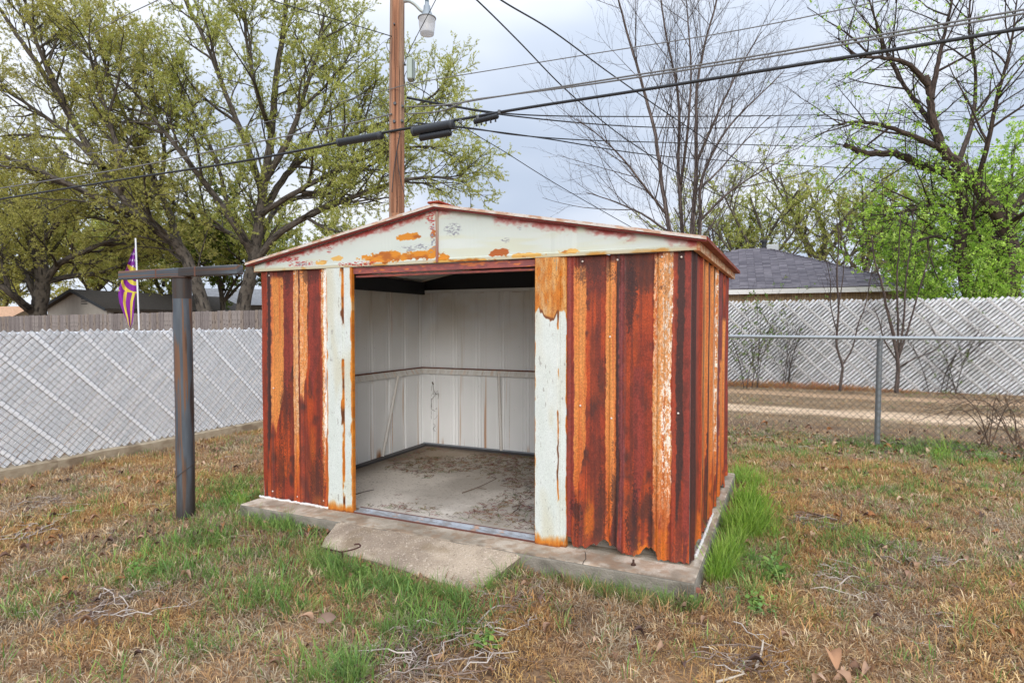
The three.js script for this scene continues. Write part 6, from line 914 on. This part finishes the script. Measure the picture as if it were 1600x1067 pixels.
{
  const l = leafG.map(() => []), add = (x, z, s = 1, y = groundY(x, z)) => l[Math.floor(rG() * 3)].push([V(x, y + 0.012, z), new THREE.Quaternion().setFromEuler(E3.set((rG() - 0.5) * 1.1, rG() * 6.28, (rG() - 0.5) * 1.1)), s * (0.6 + rG() * 0.7), litC(rG)]);
  scatter(2600, (x, z) => { if (rG() < 0.4 + 0.5 * bareAt(x, z) + ss(0.5, 0.7, fbm(x * 2, z * 2, 33, 3))) add(x, z); });
  for (let k = 0; k < 1700; k++) { const s = -3 + rG() * 12, n = -4.15 - rG() * rG() * 2.4 - 0.2 * rG(); if (rG() > 0.35 + 0.65 * ss(3.8, 6, s)) continue; const q = Y(s, 0, n); add(q.x, q.z, 0.9 + rG() * 0.7); }
  for (let k = 0; k < 8; k++) { const q = gAt(1280 + rG() * 80, 1025 + rG() * 50); add(q.x, q.z, 1.2); } for (let k = 0; k < 40; k++) { const q = gAt(440 + rG() * 70, 835 + rG() * 16); add(q.x, q.z, 0.8); }
  const R = stuffRoot('fallen_leaves', 'brown curled dead leaves scattered in the grass and along the wire fence'); l.forEach((e, k) => inst('leaf', leafG[k], litM, e, R));
}
// twigs and straw lying about
{
  const g = (seed, L) => { const r = rng(seed), b = new MB(), pts = [V(-L / 2, 0, 0)]; for (let k = 1; k <= 5; k++) pts.push(V(-L / 2 + L * k / 5, 0.006 + (r() - 0.5) * 0.02, (r() - 0.5) * L * 0.16)); b.tube(pts, [0.0026, 0.0028, 0.0025, 0.0022, 0.0018, 0.0012], 4, false); const q = pts[2 + Math.floor(r() * 2)]; b.tube([q, q.clone().add(V(L * 0.14, 0.012, L * 0.12 * (r() < 0.5 ? -1 : 1))), q.clone().add(V(L * 0.26, 0.006, L * 0.16 * (r() < 0.5 ? -1 : 1)))], [0.0018, 0.0014, 0.001], 3, false); return b.geo(); };
  const gs = [g(1, 0.22), g(2, 0.16), g(3, 0.12), g(4, 0.28)], l = gs.map(() => []), tC = col([[168, 154, 144], [140, 122, 110], [190, 178, 168], [112, 94, 84], [128, 104, 88]], 0.15), add = (x, z, s = 1) => l[Math.floor(rG() * 4)].push([V(x, groundY(x, z) + 0.012 + rG() * 0.012, z), quatY(0.25), s * (0.5 + rG() * 0.8), tC(rG)]);
  scatter(1900, (x, z) => { if (rG() < 0.15 + bareAt(x, z) + 0.5 * ss(0.52, 0.68, fbm(x * 1.7 + 3, z * 1.7, 90, 3))) add(x, z, 0.7); });
  for (const [px, py, R, n] of [[700, 1020, 0.24, 60], [600, 1040, 0.2, 36], [800, 960, 0.16, 24], [1270, 820, 0.18, 40], [1400, 870, 0.2, 40], [1330, 910, 0.2, 26], [160, 945, 0.2, 40], [60, 790, 0.2, 24], [30, 840, 0.2, 20], [1160, 1030, 0.15, 26]]) for (let k = 0; k < n; k++) { const q = gAt(px, py); add(q.x + (rG() - 0.5) * 2 * R, q.z + (rG() - 0.5) * 2 * R); }
  for (let k = 0; k < 300; k++) { const q = Y(2 + rG() * 8, 0, -4.3 - rG() * 0.9); add(q.x, q.z); }
  const R = stuffRoot('dead_twigs', 'grey dead twigs and straw lying in the grass'); l.forEach((e, k) => inst('twig', gs[k], mat(WHITE, 0.9), e, R));
  // debris swept about the shed floor
  const d = []; for (let k = 0; k < 5200; k++) { const s = 0.15 + rG() * 2.75, n = -0.12 - rG() * 1.9, m = fbm(s * 1.6 + 4, n * 1.6, 12, 4) + ss(0.9, 2.2, s) * 0.14 + ss(-1.0, -1.7, n) * 0.1 - ss(1.0, 0.6, s) * ss(-1.5, -0.6, n) * 0.2; if (rG() > ss(0.44, 0.62, m)) continue; const q = Y(s, SLAB + 0.006 + rG() * 0.006, n); d.push([q, quatY(0.3), [0.18 + rG() * 0.3, 0.5, 0.3 + rG() * 0.5], sRGB(96 + rG() * 60, 76 + rG() * 50, 56 + rG() * 42)]); }
  tag(inst('floor_debris', gs[1], mat(WHITE, 0.95), d), 'dry brown plant debris drifted over the concrete floor inside the shed', null, null, 'stuff');
}
// sticks large enough to pick out
function stick(label, pts, r, c, fork) { const g = new MB(), q = pts.map(([x, y, h = 0.02]) => gAt(x, y, h)); g.tube(curve(q, 14), q.length ? Array.from({ length: 15 }, (_, k) => r * (1 - 0.5 * k / 14)) : r, 6); if (fork) g.tube(curve(fork.map(([x, y, h = 0.02]) => gAt(x, y, h)), 8), r * 0.6, 5); return tag(mesh('stick', g.geo(), mat(c, 0.9)), label, 'stick'); }
stick('pale broken stick in the dead grass at the bottom, right of centre', [[1182, 1042], [1190, 1020, 0.03], [1193, 1000, 0.035]], 0.007, [196, 182, 164]);
stick('pale forked stick lying at the bottom edge right of centre', [[1120, 1066], [1140, 1060], [1165, 1052]], 0.006, [190, 178, 162], [[1165, 1052], [1146, 1036], [1136, 1022]]);
stick('grey curved stick in the twigs below the ramp', [[640, 1050], [690, 1056], [745, 1062]], 0.0045, [142, 128, 118]);
stick('grey forked stick lying below the right corner of the ramp', [[745, 975], [770, 950, 0.03], [782, 946, 0.03]], 0.005, [176, 164, 154], [[756, 966], [772, 985], [790, 990]]);
stick('dark bent twig on the grass right of the shed', [[1262, 800], [1290, 808, 0.03], [1312, 816]], 0.006, [92, 78, 70], [[1312, 816], [1316, 800, 0.04], [1312, 794, 0.05]]);
stick('pale twig lying in the grass in the right of the yard', [[1312, 914], [1332, 900, 0.03], [1350, 904]], 0.0045, [184, 172, 160]);
stick('grey twig on the bare soil at the left edge', [[0, 798], [30, 806], [55, 803]], 0.0055, [170, 156, 144]);
stick('brown dead branch on the floor inside the shed, near its middle', [[722, 770, SLAB + 0.012], [745, 762, SLAB + 0.018], [775, 748, SLAB + 0.012]], 0.0035, [112, 92, 78], [[745, 762, SLAB + 0.016], [760, 764, SLAB + 0.012]]);
stick('brown dead twig on the floor inside the shed by the left wall', [[556, 772, SLAB + 0.012], [570, 768, SLAB + 0.018], [584, 765, SLAB + 0.012]], 0.004, [96, 80, 70]);
stick('small dark twig on the shed floor beside the right door post', [[802, 800, SLAB + 0.01], [808, 796, SLAB + 0.03], [813, 788, SLAB + 0.02]], 0.004, [70, 56, 48]);
{ // curled bark piece below the ramp
  const q = gAt(511, 982), g = curled(7, 0.085, 0.05); g.rotateX(0.9); g.rotateY(0.5); g.translate(q.x, 0.045, q.z); tag(mesh('bark_piece', g, mat([142, 118, 104], 0.9)), 'large curled brown leaf or bark piece in the grass below the ramp', 'bark piece');
  const q2 = gAt(1302, 1045), g2 = curled(9, 0.13, 0.06); g2.rotateY(1.3); g2.translate(q2.x, 0.03, q2.z); tag(mesh('dead_leaf', g2, mat([176, 132, 98], 0.85)), 'large curled tan dead leaf at the bottom right', 'leaf');
  const q3 = gAt(1546, 716), g3 = rbox(0.2, 0.05, 0.1, 0.02, q3.x, 0.02, q3.z, 3); tag(mesh('flat_stone', g3, mat([178, 160, 138], 0.95, { bumpMap: concB, bumpScale: 0.01 })), 'pale flat stone in the dead leaves by the wire fence on the right', 'stone');
}
renderer.render(scene, camera);
